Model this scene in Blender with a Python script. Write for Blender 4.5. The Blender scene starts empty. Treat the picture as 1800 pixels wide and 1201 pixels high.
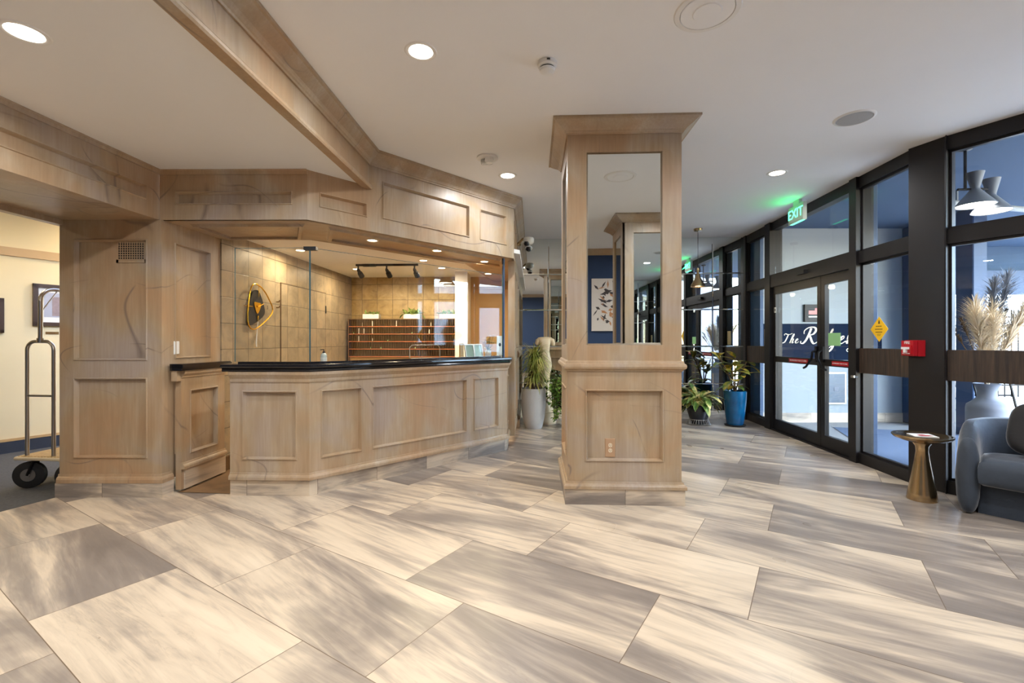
import bpy, math, random
from mathutils import Vector, Matrix
R = random.Random(7)
PI = math.pi
sc = bpy.context.scene
COL = sc.collection

# ------------------------------------------------------------------ camera, sky, sun, exposure
cam = bpy.data.cameras.new('camera')
cam.sensor_width = 36.0
cam.lens = 817.0 / 1800.0 * 36.0
cam.clip_start = 0.02
camo = bpy.data.objects.new('camera', cam)
camo.location = (0, 0, 1.3)
camo.rotation_euler = (PI / 2, 0, 0)
COL.objects.link(camo)
sc.camera = camo

world = bpy.data.worlds.new('sky')
sc.world = world
world.use_nodes = True
wn = world.node_tree
wn.nodes.clear()
wo = wn.nodes.new('ShaderNodeOutputWorld')
wb = wn.nodes.new('ShaderNodeBackground')
ws = wn.nodes.new('ShaderNodeTexSky')
ws.sky_type = 'NISHITA'
ws.sun_disc = False
ws.sun_elevation = math.radians(50)
ws.sun_rotation = math.radians(140)
wb.inputs['Strength'].default_value = 2.4
wn.links.new(ws.outputs[0], wb.inputs[0])
wn.links.new(wb.outputs[0], wo.inputs[0])

sun = bpy.data.lights.new('sun', 'SUN')
sun.energy = 8.5
sun.angle = math.radians(0.6)
sun.color = (1.0, 0.95, 0.88)
suno = bpy.data.objects.new('sun', sun)
COL.objects.link(suno)
suno.location = (12, -6, 14)
suno.rotation_euler = Vector((-0.35, 0.75, -0.90)).to_track_quat('-Z', 'Y').to_euler()

sc.view_settings.view_transform = 'Standard'
sc.view_settings.look = 'None'
sc.view_settings.gamma = 1.0
sc.view_settings.use_curve_mapping = False
sc.view_settings.exposure = 0.52
LAMP = 0.56            # common factor of the ceiling downlights
try:
    sc.cycles.use_denoising = True
    sc.cycles.max_bounces = 12
    sc.cycles.diffuse_bounces = 5
    sc.cycles.glossy_bounces = 6
    sc.cycles.transparent_max_bounces = 24
    sc.cycles.sample_clamp_indirect = 6.0
    sc.cycles.caustics_reflective = False
    sc.cycles.caustics_refractive = False
except Exception:
    pass

# ------------------------------------------------------------------ node helpers
def new_mat(name):
    m = bpy.data.materials.new(name)
    m.use_nodes = True
    nt = m.node_tree
    nt.nodes.clear()
    out = nt.nodes.new('ShaderNodeOutputMaterial')
    return m, nt, out

class N:
    """small node-graph writer"""
    def __init__(s, nt): s.nt = nt
    def set(s, sock, v):
        if hasattr(v, 'is_output') or isinstance(v, bpy.types.NodeSocket): s.nt.links.new(v, sock)
        elif isinstance(v, (tuple, list)) and len(v) == 3 and sock.type == 'RGBA': sock.default_value = (*v, 1)
        else: sock.default_value = v
    def math(s, op, a, b=0.0, c=None, clamp=False):
        n = s.nt.nodes.new('ShaderNodeMath'); n.operation = op; n.use_clamp = clamp
        s.set(n.inputs[0], a); s.set(n.inputs[1], b)
        if c is not None: s.set(n.inputs[2], c)
        return n.outputs[0]
    def vmath(s, op, a, b=(0, 0, 0)):
        n = s.nt.nodes.new('ShaderNodeVectorMath'); n.operation = op
        s.set(n.inputs[0], a); s.set(n.inputs[1], b)
        return n.outputs['Value'] if op == 'DOT_PRODUCT' else n.outputs[0]
    def pos(s): return s.nt.nodes.new('ShaderNodeNewGeometry').outputs['Position']
    def obj(s): return s.nt.nodes.new('ShaderNodeTexCoord').outputs['Object']
    def comb(s, x, y, z):
        n = s.nt.nodes.new('ShaderNodeCombineXYZ')
        for i, v in enumerate((x, y, z)): s.set(n.inputs[i], v)
        return n.outputs[0]
    def noise(s, vec, scale, detail=4, rough=.5, dist=0.0):
        n = s.nt.nodes.new('ShaderNodeTexNoise')
        s.set(n.inputs['Vector'], vec); n.inputs['Scale'].default_value = scale
        n.inputs['Detail'].default_value = detail; n.inputs['Roughness'].default_value = rough
        n.inputs['Distortion'].default_value = dist
        return n.outputs['Fac']
    def voro(s, vec, scale, feature='DISTANCE_TO_EDGE'):
        n = s.nt.nodes.new('ShaderNodeTexVoronoi'); n.feature = feature
        s.set(n.inputs['Vector'], vec); n.inputs['Scale'].default_value = scale
        return n.outputs['Distance']
    def white(s, vec):
        n = s.nt.nodes.new('ShaderNodeTexWhiteNoise'); n.noise_dimensions = '3D'
        s.set(n.inputs['Vector'], vec); return n.outputs['Value']
    def ramp(s, fac, stops):
        n = s.nt.nodes.new('ShaderNodeValToRGB'); e = n.color_ramp.elements
        while len(e) < len(stops): e.new(.5)
        for i, (p, c) in enumerate(stops):
            e[i].position = p; e[i].color = (*c, 1) if len(c) == 3 else c
        s.set(n.inputs[0], fac); return n.outputs[0]
    def mrange(s, v, a, b, c=0.0, d=1.0):
        n = s.nt.nodes.new('ShaderNodeMapRange'); n.clamp = True
        s.set(n.inputs[0], v)
        for i, x in enumerate((a, b, c, d)): n.inputs[i + 1].default_value = x
        return n.outputs[0]
    def mix(s, fac, a, b, mode='MIX'):
        n = s.nt.nodes.new('ShaderNodeMix'); n.data_type = 'RGBA'; n.blend_type = mode
        s.set(n.inputs[0], fac); s.set(n.inputs[6], a); s.set(n.inputs[7], b)
        return n.outputs[2]
    def bsdf(s, color, rough=.5, metal=0.0, **kw):
        n = s.nt.nodes.new('ShaderNodeBsdfPrincipled')
        s.set(n.inputs['Base Color'], color); s.set(n.inputs['Roughness'], rough); s.set(n.inputs['Metallic'], metal)
        for k, v in kw.items(): s.set(n.inputs[k.replace('_', ' ')], v)
        return n
    def bump(s, h, strength=.2, dist=.01):
        n = s.nt.nodes.new('ShaderNodeBump'); n.inputs['Strength'].default_value = strength
        n.inputs['Distance'].default_value = dist; s.set(n.inputs['Height'], h)
        return n.outputs[0]

def srgb(r, g, b):
    f = lambda c: (c / 255 / 12.92) if c / 255 <= .04045 else ((c / 255 + .055) / 1.055) ** 2.4
    return (f(r), f(g), f(b))

def plain(name, col, rough=.5, metal=0.0, var=0.12, scale=8.0, bump=0.0, **kw):
    m, nt, out = new_mat(name); g = N(nt)
    n = g.noise(g.obj(), scale, 4, .6)
    c = g.mix(n, tuple(x * (1 - var) for x in col), tuple(min(1, x * (1 + var)) for x in col))
    b = g.bsdf(c, rough, metal, **kw)
    if bump: nt.links.new(g.bump(g.noise(g.obj(), scale * 12, 3), bump, .004), b.inputs['Normal'])
    nt.links.new(b.outputs[0], out.inputs[0]); return m

def emit(name, col, strength):
    m, nt, out = new_mat(name)
    e = nt.nodes.new('ShaderNodeEmission'); e.inputs[0].default_value = (*col, 1); e.inputs[1].default_value = strength
    nt.links.new(e.outputs[0], out.inputs[0]); return m

def wood_mat(name, dark=False):
    m, nt, out = new_mat(name); g = N(nt)
    p = g.pos()
    st = g.vmath('MULTIPLY', p, (4.5, 4.5, .9))
    n1 = g.noise(st, 1.0, 5, .6, .8)
    n2 = g.noise(p, 1.7, 3, .5, .5)
    c = g.ramp(n1, [(.25, srgb(160, 137, 107)), (.5, srgb(176, 155, 126)), (.75, srgb(189, 174, 153))])
    c = g.mix(g.mrange(n2, .48, .68, 0, .6), c, srgb(180, 138, 98))
    c = g.mix(g.mrange(n2, .5, .28, 0, .7), c, srgb(168, 157, 153))
    fine = g.noise(g.vmath('MULTIPLY', p, (60, 60, 3.0)), 1.0, 3, .6)
    c = g.mix(g.mrange(fine, .35, .7, 0, .26), c, srgb(142, 114, 88))
    # hairline glaze veins, wandering and broken
    for k, (rot, off, ms) in enumerate((((1.0, .8, 1.3), (0, 0, 0), 1.7), ((.7, 1.0, .8), (4, 9, 2), 1.4))):
        q = g.vmath('MULTIPLY', g.vmath('ADD', p, off), rot)
        ridge = g.math('ABSOLUTE', g.math('SUBTRACT', g.noise(q, .85, 1, .35, .1), .5))
        line = g.mrange(ridge, .0, .0026, 1, 0)
        mask = g.mrange(g.noise(g.vmath('ADD', p, (3 + k, 8, 1)), ms * 1.6, 3), .47, .60, 0, .6)
        c = g.mix(g.math('MULTIPLY', line, mask), c, srgb(94, 82, 82))
    b = g.bsdf(c, .38)
    nt.links.new(g.bump(fine, .06, .003), b.inputs['Normal'])
    nt.links.new(b.outputs[0], out.inputs[0]); return m

TL = (-0.84128, 0.54060, 0.0)      # length direction of the lobby floor tiles
TS = (0.54060, 0.84128, 0.0)

def marble_colour(g, l, s, z, rnd, rnd2, lift=0.0):
    """streaky grey-on-cream stone, streaks along l"""
    s = g.math('ADD', s, g.math('MULTIPLY', l, g.mrange(rnd, 0, 1, -.16, .16)))
    v = g.comb(g.math('MULTIPLY_ADD', l, .62, g.math('MULTIPLY', rnd, 37.0)), g.math('MULTIPLY_ADD', s, 2.5, g.math('MULTIPLY', rnd2, 23.0)), g.math('ADD', z, g.math('MULTIPLY', rnd, 11.0)))
    big = g.noise(v, 1.0, 4, .55, .9)
    fine = g.noise(g.vmath('MULTIPLY', v, (2.4, 6.5, 1.0)), 1.0, 6, .66, .7)
    wisp = g.noise(g.vmath('MULTIPLY', v, (1.1, 3.0, 1.0)), 1.0, 5, .6, 1.3)
    k = g.math('ADD', g.math('MULTIPLY', big, .62), g.math('MULTIPLY', fine, .16))
    k = g.math('ADD', k, g.math('MULTIPLY', wisp, .22))
    k = g.math('ADD', k, g.mrange(rnd2, 0, 1, -.055 - lift, .085 - lift))
    c = g.ramp(k, [(.36, srgb(218, 201, 177)), (.46, srgb(205, 188, 165)), (.515, srgb(172, 158, 142)), (.575, srgb(141, 130, 120)), (.70, srgb(112, 104, 98))])
    ridge = g.math('ABSOLUTE', g.math('SUBTRACT', wisp, .5))
    c = g.mix(g.math('MULTIPLY', g.mrange(ridge, .0, .014, .22, 0), g.mrange(big, .42, .55, 0, 1)), c, srgb(112, 98, 86))
    c = g.mix(g.mrange(fine, .48, .72, 0, .32), c, srgb(146, 133, 120))
    return c

def floor_mat():
    m, nt, out = new_mat('marble_tile_floor'); g = N(nt)
    p = g.pos()
    l = g.vmath('DOT_PRODUCT', p, TL); s = g.vmath('DOT_PRODUCT', p, TS)
    W, LEN = .607, 1.204
    sr = g.math('DIVIDE', g.math('SUBTRACT', s, .600), W)
    row = g.math('FLOOR', sr)
    par = g.math('MODULO', g.math('ADD', row, 40.0), 2.0)
    off = g.math('MULTIPLY_ADD', par, .404, .247)          # even rows at 1.451 = .247 + 1.204, odd rows at .651
    even_first = g.math('SUBTRACT', .247 + .651, off)      # row 0 (s .6-1.2) carries joints at 1.847 = .643 + 1.204
    lr = g.math('DIVIDE', g.math('SUBTRACT', l, even_first), LEN)
    cl = g.math('FLOOR', lr)
    fs = g.math('FRACT', sr); fl = g.math('FRACT', lr)
    rnd = g.white(g.comb(row, cl, 3.0)); rnd2 = g.white(g.comb(cl, row, 8.0))
    c = marble_colour(g, l, s, 0.0, rnd, rnd2)
    ds = g.math('MULTIPLY', g.math('MINIMUM', fs, g.math('SUBTRACT', 1.0, fs)), W)
    dl = g.math('MULTIPLY', g.math('MINIMUM', fl, g.math('SUBTRACT', 1.0, fl)), LEN)
    d = g.math('MINIMUM', ds, dl)
    gr = g.mrange(d, .0014, .0024, 1, 0)
    c = g.mix(gr, c, srgb(112, 94, 76))
    rough = g.mrange(g.noise(p, 2.0, 2), .3, .7, .27, .36)
    b = g.bsdf(c, rough)
    b.inputs['Specular IOR Level'].default_value = .5
    nt.links.new(g.bump(g.math('SUBTRACT', 1.0, gr), .3, .002), b.inputs['Normal'])
    nt.links.new(b.outputs[0], out.inputs[0]); return m

def plinth_mat():
    m, nt, out = new_mat('marble_tile_plinth'); g = N(nt)
    p = g.pos()
    a = g.vmath('DOT_PRODUCT', p, (.93, .5, 0)); z = g.vmath('DOT_PRODUCT', p, (0, 0, 1))
    lr = g.math('DIVIDE', g.math('ADD', a, .12), .56)
    cl = g.math('FLOOR', lr); fl = g.math('FRACT', lr)
    rnd = g.white(g.comb(cl, 4.0, 1.0)); rnd2 = g.white(g.comb(2.0, cl, 5.0))
    c = marble_colour(g, a, g.math('MULTIPLY', z, 1.6), a, rnd, rnd2, .05)
    d = g.math('MULTIPLY', g.math('MINIMUM', fl, g.math('SUBTRACT', 1.0, fl)), .56)
    c = g.mix(g.mrange(d, .001, .002, 1, 0), c, srgb(96, 84, 72))
    b = g.bsdf(c, .35)
    nt.links.new(b.outputs[0], out.inputs[0]); return m

def walltile_mat(name, axis, c0, c1, c2, off=0.0):
    m, nt, out = new_mat(name); g = N(nt)
    p = g.pos()
    a = g.vmath('DOT_PRODUCT', p, axis); z = g.vmath('DOT_PRODUCT', p, (0, 0, 1))
    T = .265
    ar = g.math('DIVIDE', g.math('ADD', a, off), T); zr = g.math('DIVIDE', g.math('ADD', z, .105), T)
    fa = g.math('FRACT', ar); fz = g.math('FRACT', zr)
    rnd = g.white(g.comb(g.math('FLOOR', ar), g.math('FLOOR', zr), 2.0))
    n = g.noise(g.vmath('ADD', p, g.comb(g.math('MULTIPLY', rnd, 9.0), 0.0, 0.0)), 4.5, 6, .68, .6)
    c = g.ramp(n, [(.34, c0), (.5, c1), (.64, c2)])
    c = g.mix(g.mrange(rnd, 0, 1, 0, .5), c, c0)
    d = g.math('MULTIPLY', g.math('MINIMUM', g.math('MINIMUM', fa, g.math('SUBTRACT', 1.0, fa)), g.math('MINIMUM', fz, g.math('SUBTRACT', 1.0, fz))), T)
    gr = g.mrange(d, .002, .0045, 1, 0)
    c = g.mix(g.math('MULTIPLY', gr, .9), c, srgb(86, 74, 58))
    b = g.bsdf(c, .42)
    nt.links.new(g.bump(g.math('MULTIPLY_ADD', gr, -1.0, g.math('MULTIPLY', n, .25)), .5, .004), b.inputs['Normal'])
    nt.links.new(b.outputs[0], out.inputs[0]); return m

def mirror_mat():
    m, nt, out = new_mat('mirror_glass'); g = N(nt)
    n = g.noise(g.pos(), 3.0, 2)
    b = g.bsdf(g.mix(n, (.80, .84, .83), (.82, .86, .85)), .008, 1.0)
    nt.links.new(b.outputs[0], out.inputs[0]); return m

def glass_mat(name, tint=(.96, .98, .97), ior=1.45, gain=1.0):
    m, nt, out = new_mat(name); g = N(nt)
    t = nt.nodes.new('ShaderNodeBsdfTransparent'); t.inputs[0].default_value = (*tint, 1)
    s = nt.nodes.new('ShaderNodeBsdfGlossy'); s.inputs['Roughness'].default_value = .003
    s.inputs[0].default_value = (1, 1, 1, 1)
    ge = nt.nodes.new('ShaderNodeNewGeometry')
    r0 = ((ior - 1) / (ior + 1)) ** 2
    cs = g.math('ABSOLUTE', g.vmath('DOT_PRODUCT', ge.outputs['Normal'], ge.outputs['Incoming']))
    sch = g.math('MULTIPLY_ADD', g.math('POWER', g.math('SUBTRACT', 1.0, cs, clamp=True), 5.0), 1 - r0, r0)
    mx = nt.nodes.new('ShaderNodeMixShader')
    nt.links.new(g.math('MULTIPLY', sch, gain, clamp=True), mx.inputs[0])
    nt.links.new(t.outputs[0], mx.inputs[1]); nt.links.new(s.outputs[0], mx.inputs[2])
    nt.links.new(mx.outputs[0], out.inputs[0]); return m

def band_mat():
    m, nt, out = new_mat('ribbed_brown_panel'); g = N(nt)
    p = g.pos()
    v = g.vmath('MULTIPLY', p, (40, 40, 2.0))
    n = g.noise(v, 1.0, 4, .6)
    b = g.bsdf(g.ramp(n, [(.35, srgb(36, 28, 24)), (.6, srgb(64, 49, 38)), (.75, srgb(98, 72, 50))]), .5)
    nt.links.new(g.bump(n, .5, .01), b.inputs['Normal'])
    nt.links.new(b.outputs[0], out.inputs[0]); return m

def velvet_mat(name, c):
    m, nt, out = new_mat(name); g = N(nt)
    n = g.noise(g.obj(), 3.5, 5, .65, .7)
    col = g.mix(n, tuple(x * .5 for x in c), tuple(x * 1.6 for x in c))
    b = g.bsdf(col, .75, 0.0, Sheen_Weight=.6, Sheen_Roughness=.35)
    nt.links.new(g.bump(g.noise(g.obj(), 9, 4), .25, .02), b.inputs['Normal'])
    nt.links.new(b.outputs[0], out.inputs[0]); return m

def leaf_mat(name, a, b_, c_, scale=14.0):
    m, nt, out = new_mat(name); g = N(nt)
    n = g.noise(g.obj(), scale, 4, .6, .5)
    col = g.ramp(n, [(.34, a), (.48, b_), (.60, c_)])
    b = g.bsdf(col, .4)
    nt.links.new(b.outputs[0], out.inputs[0]); return m

M = dict(
    wood=wood_mat('pickled_wood'), floor=floor_mat(), plinth=plinth_mat(), mirror=mirror_mat(),
    ceil=plain('ceiling_paint', srgb(243, 243, 243), .75, var=.02, scale=2),
    ceil_side=plain('lower_ceiling_paint', srgb(240, 239, 237), .75, var=.02, scale=2),
    tile_side=walltile_mat('stone_wall_tile_side', (.0454, .999, 0), srgb(136, 122, 100), srgb(160, 144, 120), srgb(176, 154, 122), .10),
    tile_back=walltile_mat('stone_wall_tile_back', (.999, -.0454, 0), srgb(140, 114, 72), srgb(174, 146, 98), srgb(192, 164, 116), .02),
    black=plain('black_granite', srgb(30, 29, 31), .12, var=.5, scale=120),
    bronze=plain('dark_bronze_frame', srgb(30, 27, 27), .42, .35, var=.15, scale=3),
    band=band_mat(),
    glass=glass_mat('window_glass', (.93, .96, .97), 1.45, .55), clear=glass_mat('counter_glass', (.97, .985, .975), 1.5),
    edge=plain('glass_edge_green', srgb(70, 110, 120), .15, var=.1),
    white=plain('white_plastic', srgb(232, 232, 230), .4, var=.03),
    trimwhite=plain('white_trim', srgb(236, 234, 230), .5, var=.03),
    blue=plain('navy_paint', srgb(44, 66, 102), .6, var=.06, scale=2),
    cream=plain('cream_wall_paint', srgb(232, 214, 170), .7, var=.03, scale=2),
    carpet=plain('charcoal_carpet', srgb(76, 76, 77), .95, var=.6, scale=40, bump=.6),
    steel=plain('brushed_steel', srgb(176, 172, 166), .28, 1.0, var=.08, scale=20),
    brass=plain('brushed_brass', srgb(186, 158, 118), .24, 1.0, var=.12, scale=30),
    gold=plain('gold_metal', srgb(226, 178, 60), .25, 1.0, var=.08),
    rubber=plain('black_rubber', srgb(26, 25, 25), .6, var=.2),
    blackmetal=plain('black_metal', srgb(20, 20, 22), .4, .6, var=.2),
    velvet=velvet_mat('slate_blue_velvet', srgb(50, 58, 69)),
    cushion=velvet_mat('black_satin', srgb(24, 21, 21)),
    red=plain('red_enamel', srgb(178, 26, 36), .32, var=.08),
    paper=plain('paper', srgb(236, 234, 226), .8, var=.03),
    creampaper=plain('cream_paper', srgb(234, 218, 186), .8, var=.03),
    yellow=plain('yellow_sign', srgb(236, 184, 30), .5, var=.04),
    ink=plain('black_ink', srgb(34, 30, 28), .6, var=.1),
    greenlabel=plain('green_label', srgb(150, 204, 140), .7, var=.06),
    concrete=plain('grey_concrete', srgb(178, 174, 170), .8, var=.14, scale=5, bump=.3),
    blueglaze=plain('blue_glaze', srgb(14, 74, 112), .10, var=.55, scale=7),
    blackglaze=plain('black_glaze', srgb(34, 35, 40), .15, var=.3),
    soil=plain('soil', srgb(60, 44, 32), .95, var=.4, scale=40),
    statue=plain('gilded_plaster', srgb(222, 200, 164), .4, var=.2, scale=6),
    rackwood=plain('dark_rack_wood', srgb(98, 72, 44), .5, var=.25, scale=14),
    rackred=plain('red_label_strip', srgb(190, 112, 72), .5, var=.2, scale=30),
    tanwood=plain('tan_panel', srgb(196, 162, 112), .45, var=.08, scale=4),
    stucco=plain('blue_stucco', srgb(60, 86, 116), .8, var=.2, scale=30, bump=.8),
    bluepost=plain('blue_exterior_paint', srgb(46, 72, 106), .6, var=.08),
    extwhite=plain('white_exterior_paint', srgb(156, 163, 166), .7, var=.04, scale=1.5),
    pave=plain('pale_paving', srgb(160, 160, 157), .8, var=.06, scale=3),
    mat=plain('grey_blue_entrance_mat', srgb(98, 116, 142), .95, var=.2, scale=60, bump=.5),
    siding=plain('white_siding', srgb(236, 238, 238), .6, var=.03),
    signdark=plain('dark_sign_board', srgb(26, 36, 54), .9, var=.12, Specular_IOR_Level=.05),
    signletter=plain('cream_letters', srgb(226, 214, 188), .5, var=.04),
    lamp_on=emit('lit_lamp', (1.0, .90, .74), 14.0),
    lamp_warm=emit('lit_warm_lamp', (1.0, .78, .48), 12.0),
    exit_green=emit('exit_green', (.10, 1.0, .42), 3.0),
    exit_white=plain('exit_housing', srgb(206, 214, 206), .4, var=.03),
    grass=leaf_mat('grass_leaf', srgb(92, 106, 38), srgb(142, 148, 62), srgb(198, 184, 104), 7),
    ivy=leaf_mat('ivy_leaf', srgb(52, 84, 26), srgb(92, 124, 42), srgb(146, 160, 74), 10),
    varieg=leaf_mat('variegated_leaf', srgb(40, 84, 34), srgb(112, 134, 60), srgb(226, 206, 140), 9),
    rubberleaf=leaf_mat('rubber_leaf', srgb(38, 84, 44), srgb(98, 116, 48), srgb(196, 166, 62), 6),
    succ=leaf_mat('succulent_leaf', srgb(84, 126, 54), srgb(128, 160, 76), srgb(176, 190, 116), 20),
    stem=plain('brown_stem', srgb(92, 70, 46), .8, var=.2),
    pampas=plain('cream_pampas', srgb(232, 214, 186), .9, var=.15, scale=12),
    pampasdark=plain('dark_pampas', srgb(56, 56, 62), .9, var=.2, scale=12),
    vasegrey=plain('grey_ceramic', srgb(112, 118, 130), .6, var=.06),
    speakerg=plain('speaker_grille', srgb(178, 176, 174), .7, var=.05, scale=90, bump=.5),
    art=plain('painting_ground', srgb(226, 216, 206), .7, var=.06, scale=3),
    artdark=plain('painting_ink', srgb(74, 66, 66), .7, var=.3, scale=9),
    artorange=plain('painting_ochre', srgb(196, 140, 96), .7, var=.2, scale=9),
    frame=plain('dark_wood_frame', srgb(66, 46, 32), .4, var=.2, scale=12),
    photo=plain('faded_photo', srgb(176, 178, 190), .5, var=.2, scale=5),
    phototower=plain('photo_tower', srgb(150, 132, 132), .5, var=.25, scale=30),
    amber=plain('amber_carpet_strap', srgb(190, 160, 110), .8, var=.4, scale=30),
    outlet=plain('ivory_plate', srgb(178, 143, 110), .45, var=.05),
)

# ------------------------------------------------------------------ mesh helpers
class MB:
    def __init__(s): s.v = []; s.f = []; s.sm = []
    def add(s, vs, fs, smooth=False):
        o = len(s.v); s.v += [tuple(x) for x in vs]
        for f in fs: s.f.append(tuple(i + o for i in f)); s.sm.append(smooth)
        return s
    def hexa(s, p):      # 8 points: bottom 4 ccw, top 4
        return s.add(p, [(3, 2, 1, 0), (4, 5, 6, 7), (0, 1, 5, 4), (1, 2, 6, 5), (2, 3, 7, 6), (3, 0, 4, 7)])
    def box(s, x0, x1, y0, y1, z0, z1):
        return s.hexa([(x0, y0, z0), (x1, y0, z0), (x1, y1, z0), (x0, y1, z0), (x0, y0, z1), (x1, y0, z1), (x1, y1, z1), (x0, y1, z1)])
    def bevbox(s, x0, x1, y0, y1, z0, z1, b=.01):
        """box with chamfered vertical and top edges"""
        def ring(d, z): return [(x0 + d + b, y0 + d, z), (x1 - d - b, y0 + d, z), (x1 - d, y0 + d + b, z), (x1 - d, y1 - d - b, z), (x1 - d - b, y1 - d, z), (x0 + d + b, y1 - d, z), (x0 + d, y1 - d - b, z), (x0 + d, y0 + d + b, z)]
        rs = [ring(b, z0), ring(0, z0 + b), ring(0, z1 - b), ring(b, z1)]
        vs = [p for r in rs for p in r]; fs = [tuple(range(7, -1, -1)), tuple(range(24, 32))]
        for k in range(3):
            for i in range(8): fs.append((k * 8 + i, k * 8 + (i + 1) % 8, k * 8 + 8 + (i + 1) % 8, k * 8 + 8 + i))
        return s.add(vs, fs)
    def prism(s, poly, z0, z1):
        n = len(poly); vs = [(x, y, z0) for x, y in poly] + [(x, y, z1) for x, y in poly]
        fs = [tuple(range(n - 1, -1, -1)), tuple(range(n, 2 * n))] + [(i, (i + 1) % n, n + (i + 1) % n, n + i) for i in range(n)]
        return s.add(vs, fs)
    def tube(s, pts, r, n=8, cap=True):
        pts = [Vector(p) for p in pts]; k = len(pts)
        rr = r if isinstance(r, (list, tuple)) else [r] * k
        vs = []; fs = []; prev = None
        for i, p in enumerate(pts):
            d = (pts[min(i + 1, k - 1)] - pts[max(i - 1, 0)]).normalized()
            if prev is None:
                a = d.orthogonal().normalized()
            else:
                a = (prev - d * prev.dot(d)); a = a.normalized() if a.length > 1e-6 else d.orthogonal().normalized()
            prev = a; b = d.cross(a)
            for j in range(n):
                t = 2 * PI * j / n
                vs.append(p + (a * math.cos(t) + b * math.sin(t)) * rr[i])
        for i in range(k - 1):
            for j in range(n): fs.append((i * n + j, i * n + (j + 1) % n, (i + 1) * n + (j + 1) % n, (i + 1) * n + j))
        if cap: fs += [tuple(range(n - 1, -1, -1)), tuple(range((k - 1) * n, k * n))]
        return s.add(vs, fs, True)
    def lathe(s, prof, c=(0, 0, 0), n=28, sx=1.0, sy=1.0):
        vs = []; fs = []; k = len(prof)
        for r, z in prof:
            for j in range(n):
                t = 2 * PI * j / n
                vs.append((c[0] + r * sx * math.cos(t), c[1] + r * sy * math.sin(t), c[2] + z))
        for i in range(k - 1):
            for j in range(n): fs.append((i * n + j, i * n + (j + 1) % n, (i + 1) * n + (j + 1) % n, (i + 1) * n + j))
        return s.add(vs, fs, True)
    def sweep(s, prof, path, closed=False, smooth=False):
        """prof: (outward offset, z) list drawn along a plan path, outward = right of travel, mitred"""
        P = [Vector((p[0], p[1])) for p in path]; n = len(P); k = len(prof); vs = []; fs = []
        for i in range(n):
            def nrm(a, b):
                d = (b - a).normalized(); return Vector((d.y, -d.x))
            if closed: a, b = nrm(P[i - 1], P[i]), nrm(P[i], P[(i + 1) % n])
            elif i == 0: a = b = nrm(P[0], P[1])
            elif i == n - 1: a = b = nrm(P[-2], P[-1])
            else: a, b = nrm(P[i - 1], P[i]), nrm(P[i], P[i + 1])
            m = (a + b) / (1 + a.dot(b))
            for o, z in prof: vs.append((P[i].x + m.x * o, P[i].y + m.y * o, z))
        for i in range(n if closed else n - 1):
            j = (i + 1) % n
            for q in range(k): fs.append((i * k + q, j * k + q, j * k + (q + 1) % k, i * k + (q + 1) % k))
        if not closed: fs += [tuple(range(k)), tuple(range((n - 1) * k, n * k))[::-1]]
        return s.add(vs, fs, smooth)
    def strip(s, left, right, smooth=True):
        n = len(left); vs = list(left) + list(right)
        return s.add(vs, [(i, i + 1, n + i + 1, n + i) for i in range(n - 1)], smooth)
    def build(s, name, mat, parent=None, smooth=None):
        me = bpy.data.meshes.new(name); me.from_pydata(s.v, [], s.f)
        me.materials.append(mat)
        for i, p in enumerate(me.polygons): p.use_smooth = s.sm[i] if smooth is None else smooth
        if any(s.sm): me.set_sharp_from_angle(angle=math.radians(42))
        me.update()
        o = bpy.data.objects.new(name, me); COL.objects.link(o)
        if parent is not None:
            o.parent = parent
            if parent.type == 'EMPTY' and parent.name in WORLD: o.location = -Vector(WORLD[parent.name])
        return o

WORLD = {}
def tag(o, label=None, cat=None, group=None, kind=None):
    if label: o['label'] = label
    if cat: o['category'] = cat
    if group: o['group'] = group
    if kind: o['kind'] = kind
    return o
def thing(name, label, cat, loc=(0, 0, 0), group=None, local=False, rz=0.0, kind=None):
    """Empty at the thing's base; parts are given in world metres unless local"""
    o = bpy.data.objects.new(name, None); COL.objects.link(o); o.location = loc; o.rotation_euler = (0, 0, rz)
    o.empty_display_size = .1
    if not local: WORLD[o.name] = loc
    return tag(o, label, cat, group, kind)
def struct(name, mb, mat, label=None, cat=None):
    return tag(mb.build(name, mat), label, cat, kind='structure')
def copy_tree(o, parent=None):
    c = o.copy(); COL.objects.link(c)
    if parent is not None: c.parent = parent
    for ch in list(o.children): copy_tree(ch, c)
    return c

class Fr:
    """frame along a plan line: t metres along, o metres outward (right of travel), z"""
    def __init__(s, p0, p1):
        s.p0 = Vector(p0); d = Vector(p1) - s.p0; s.len = d.length; s.d = d.normalized(); s.n = Vector((s.d.y, -s.d.x))
    def __call__(s, t, o, z):
        q = s.p0 + s.d * t + s.n * o; return (q.x, q.y, z)
    def xy(s, t, o=0.0):
        q = s.p0 + s.d * t + s.n * o; return (q.x, q.y)
    def ang(s): return math.atan2(s.d.y, s.d.x)
def fbox(mb, fr, t0, t1, o0, o1, z0, z1):
    return mb.hexa([fr(t0, o1, z0), fr(t1, o1, z0), fr(t1, o0, z0), fr(t0, o0, z0), fr(t0, o1, z1), fr(t1, o1, z1), fr(t1, o0, z1), fr(t0, o0, z1)])

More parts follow.
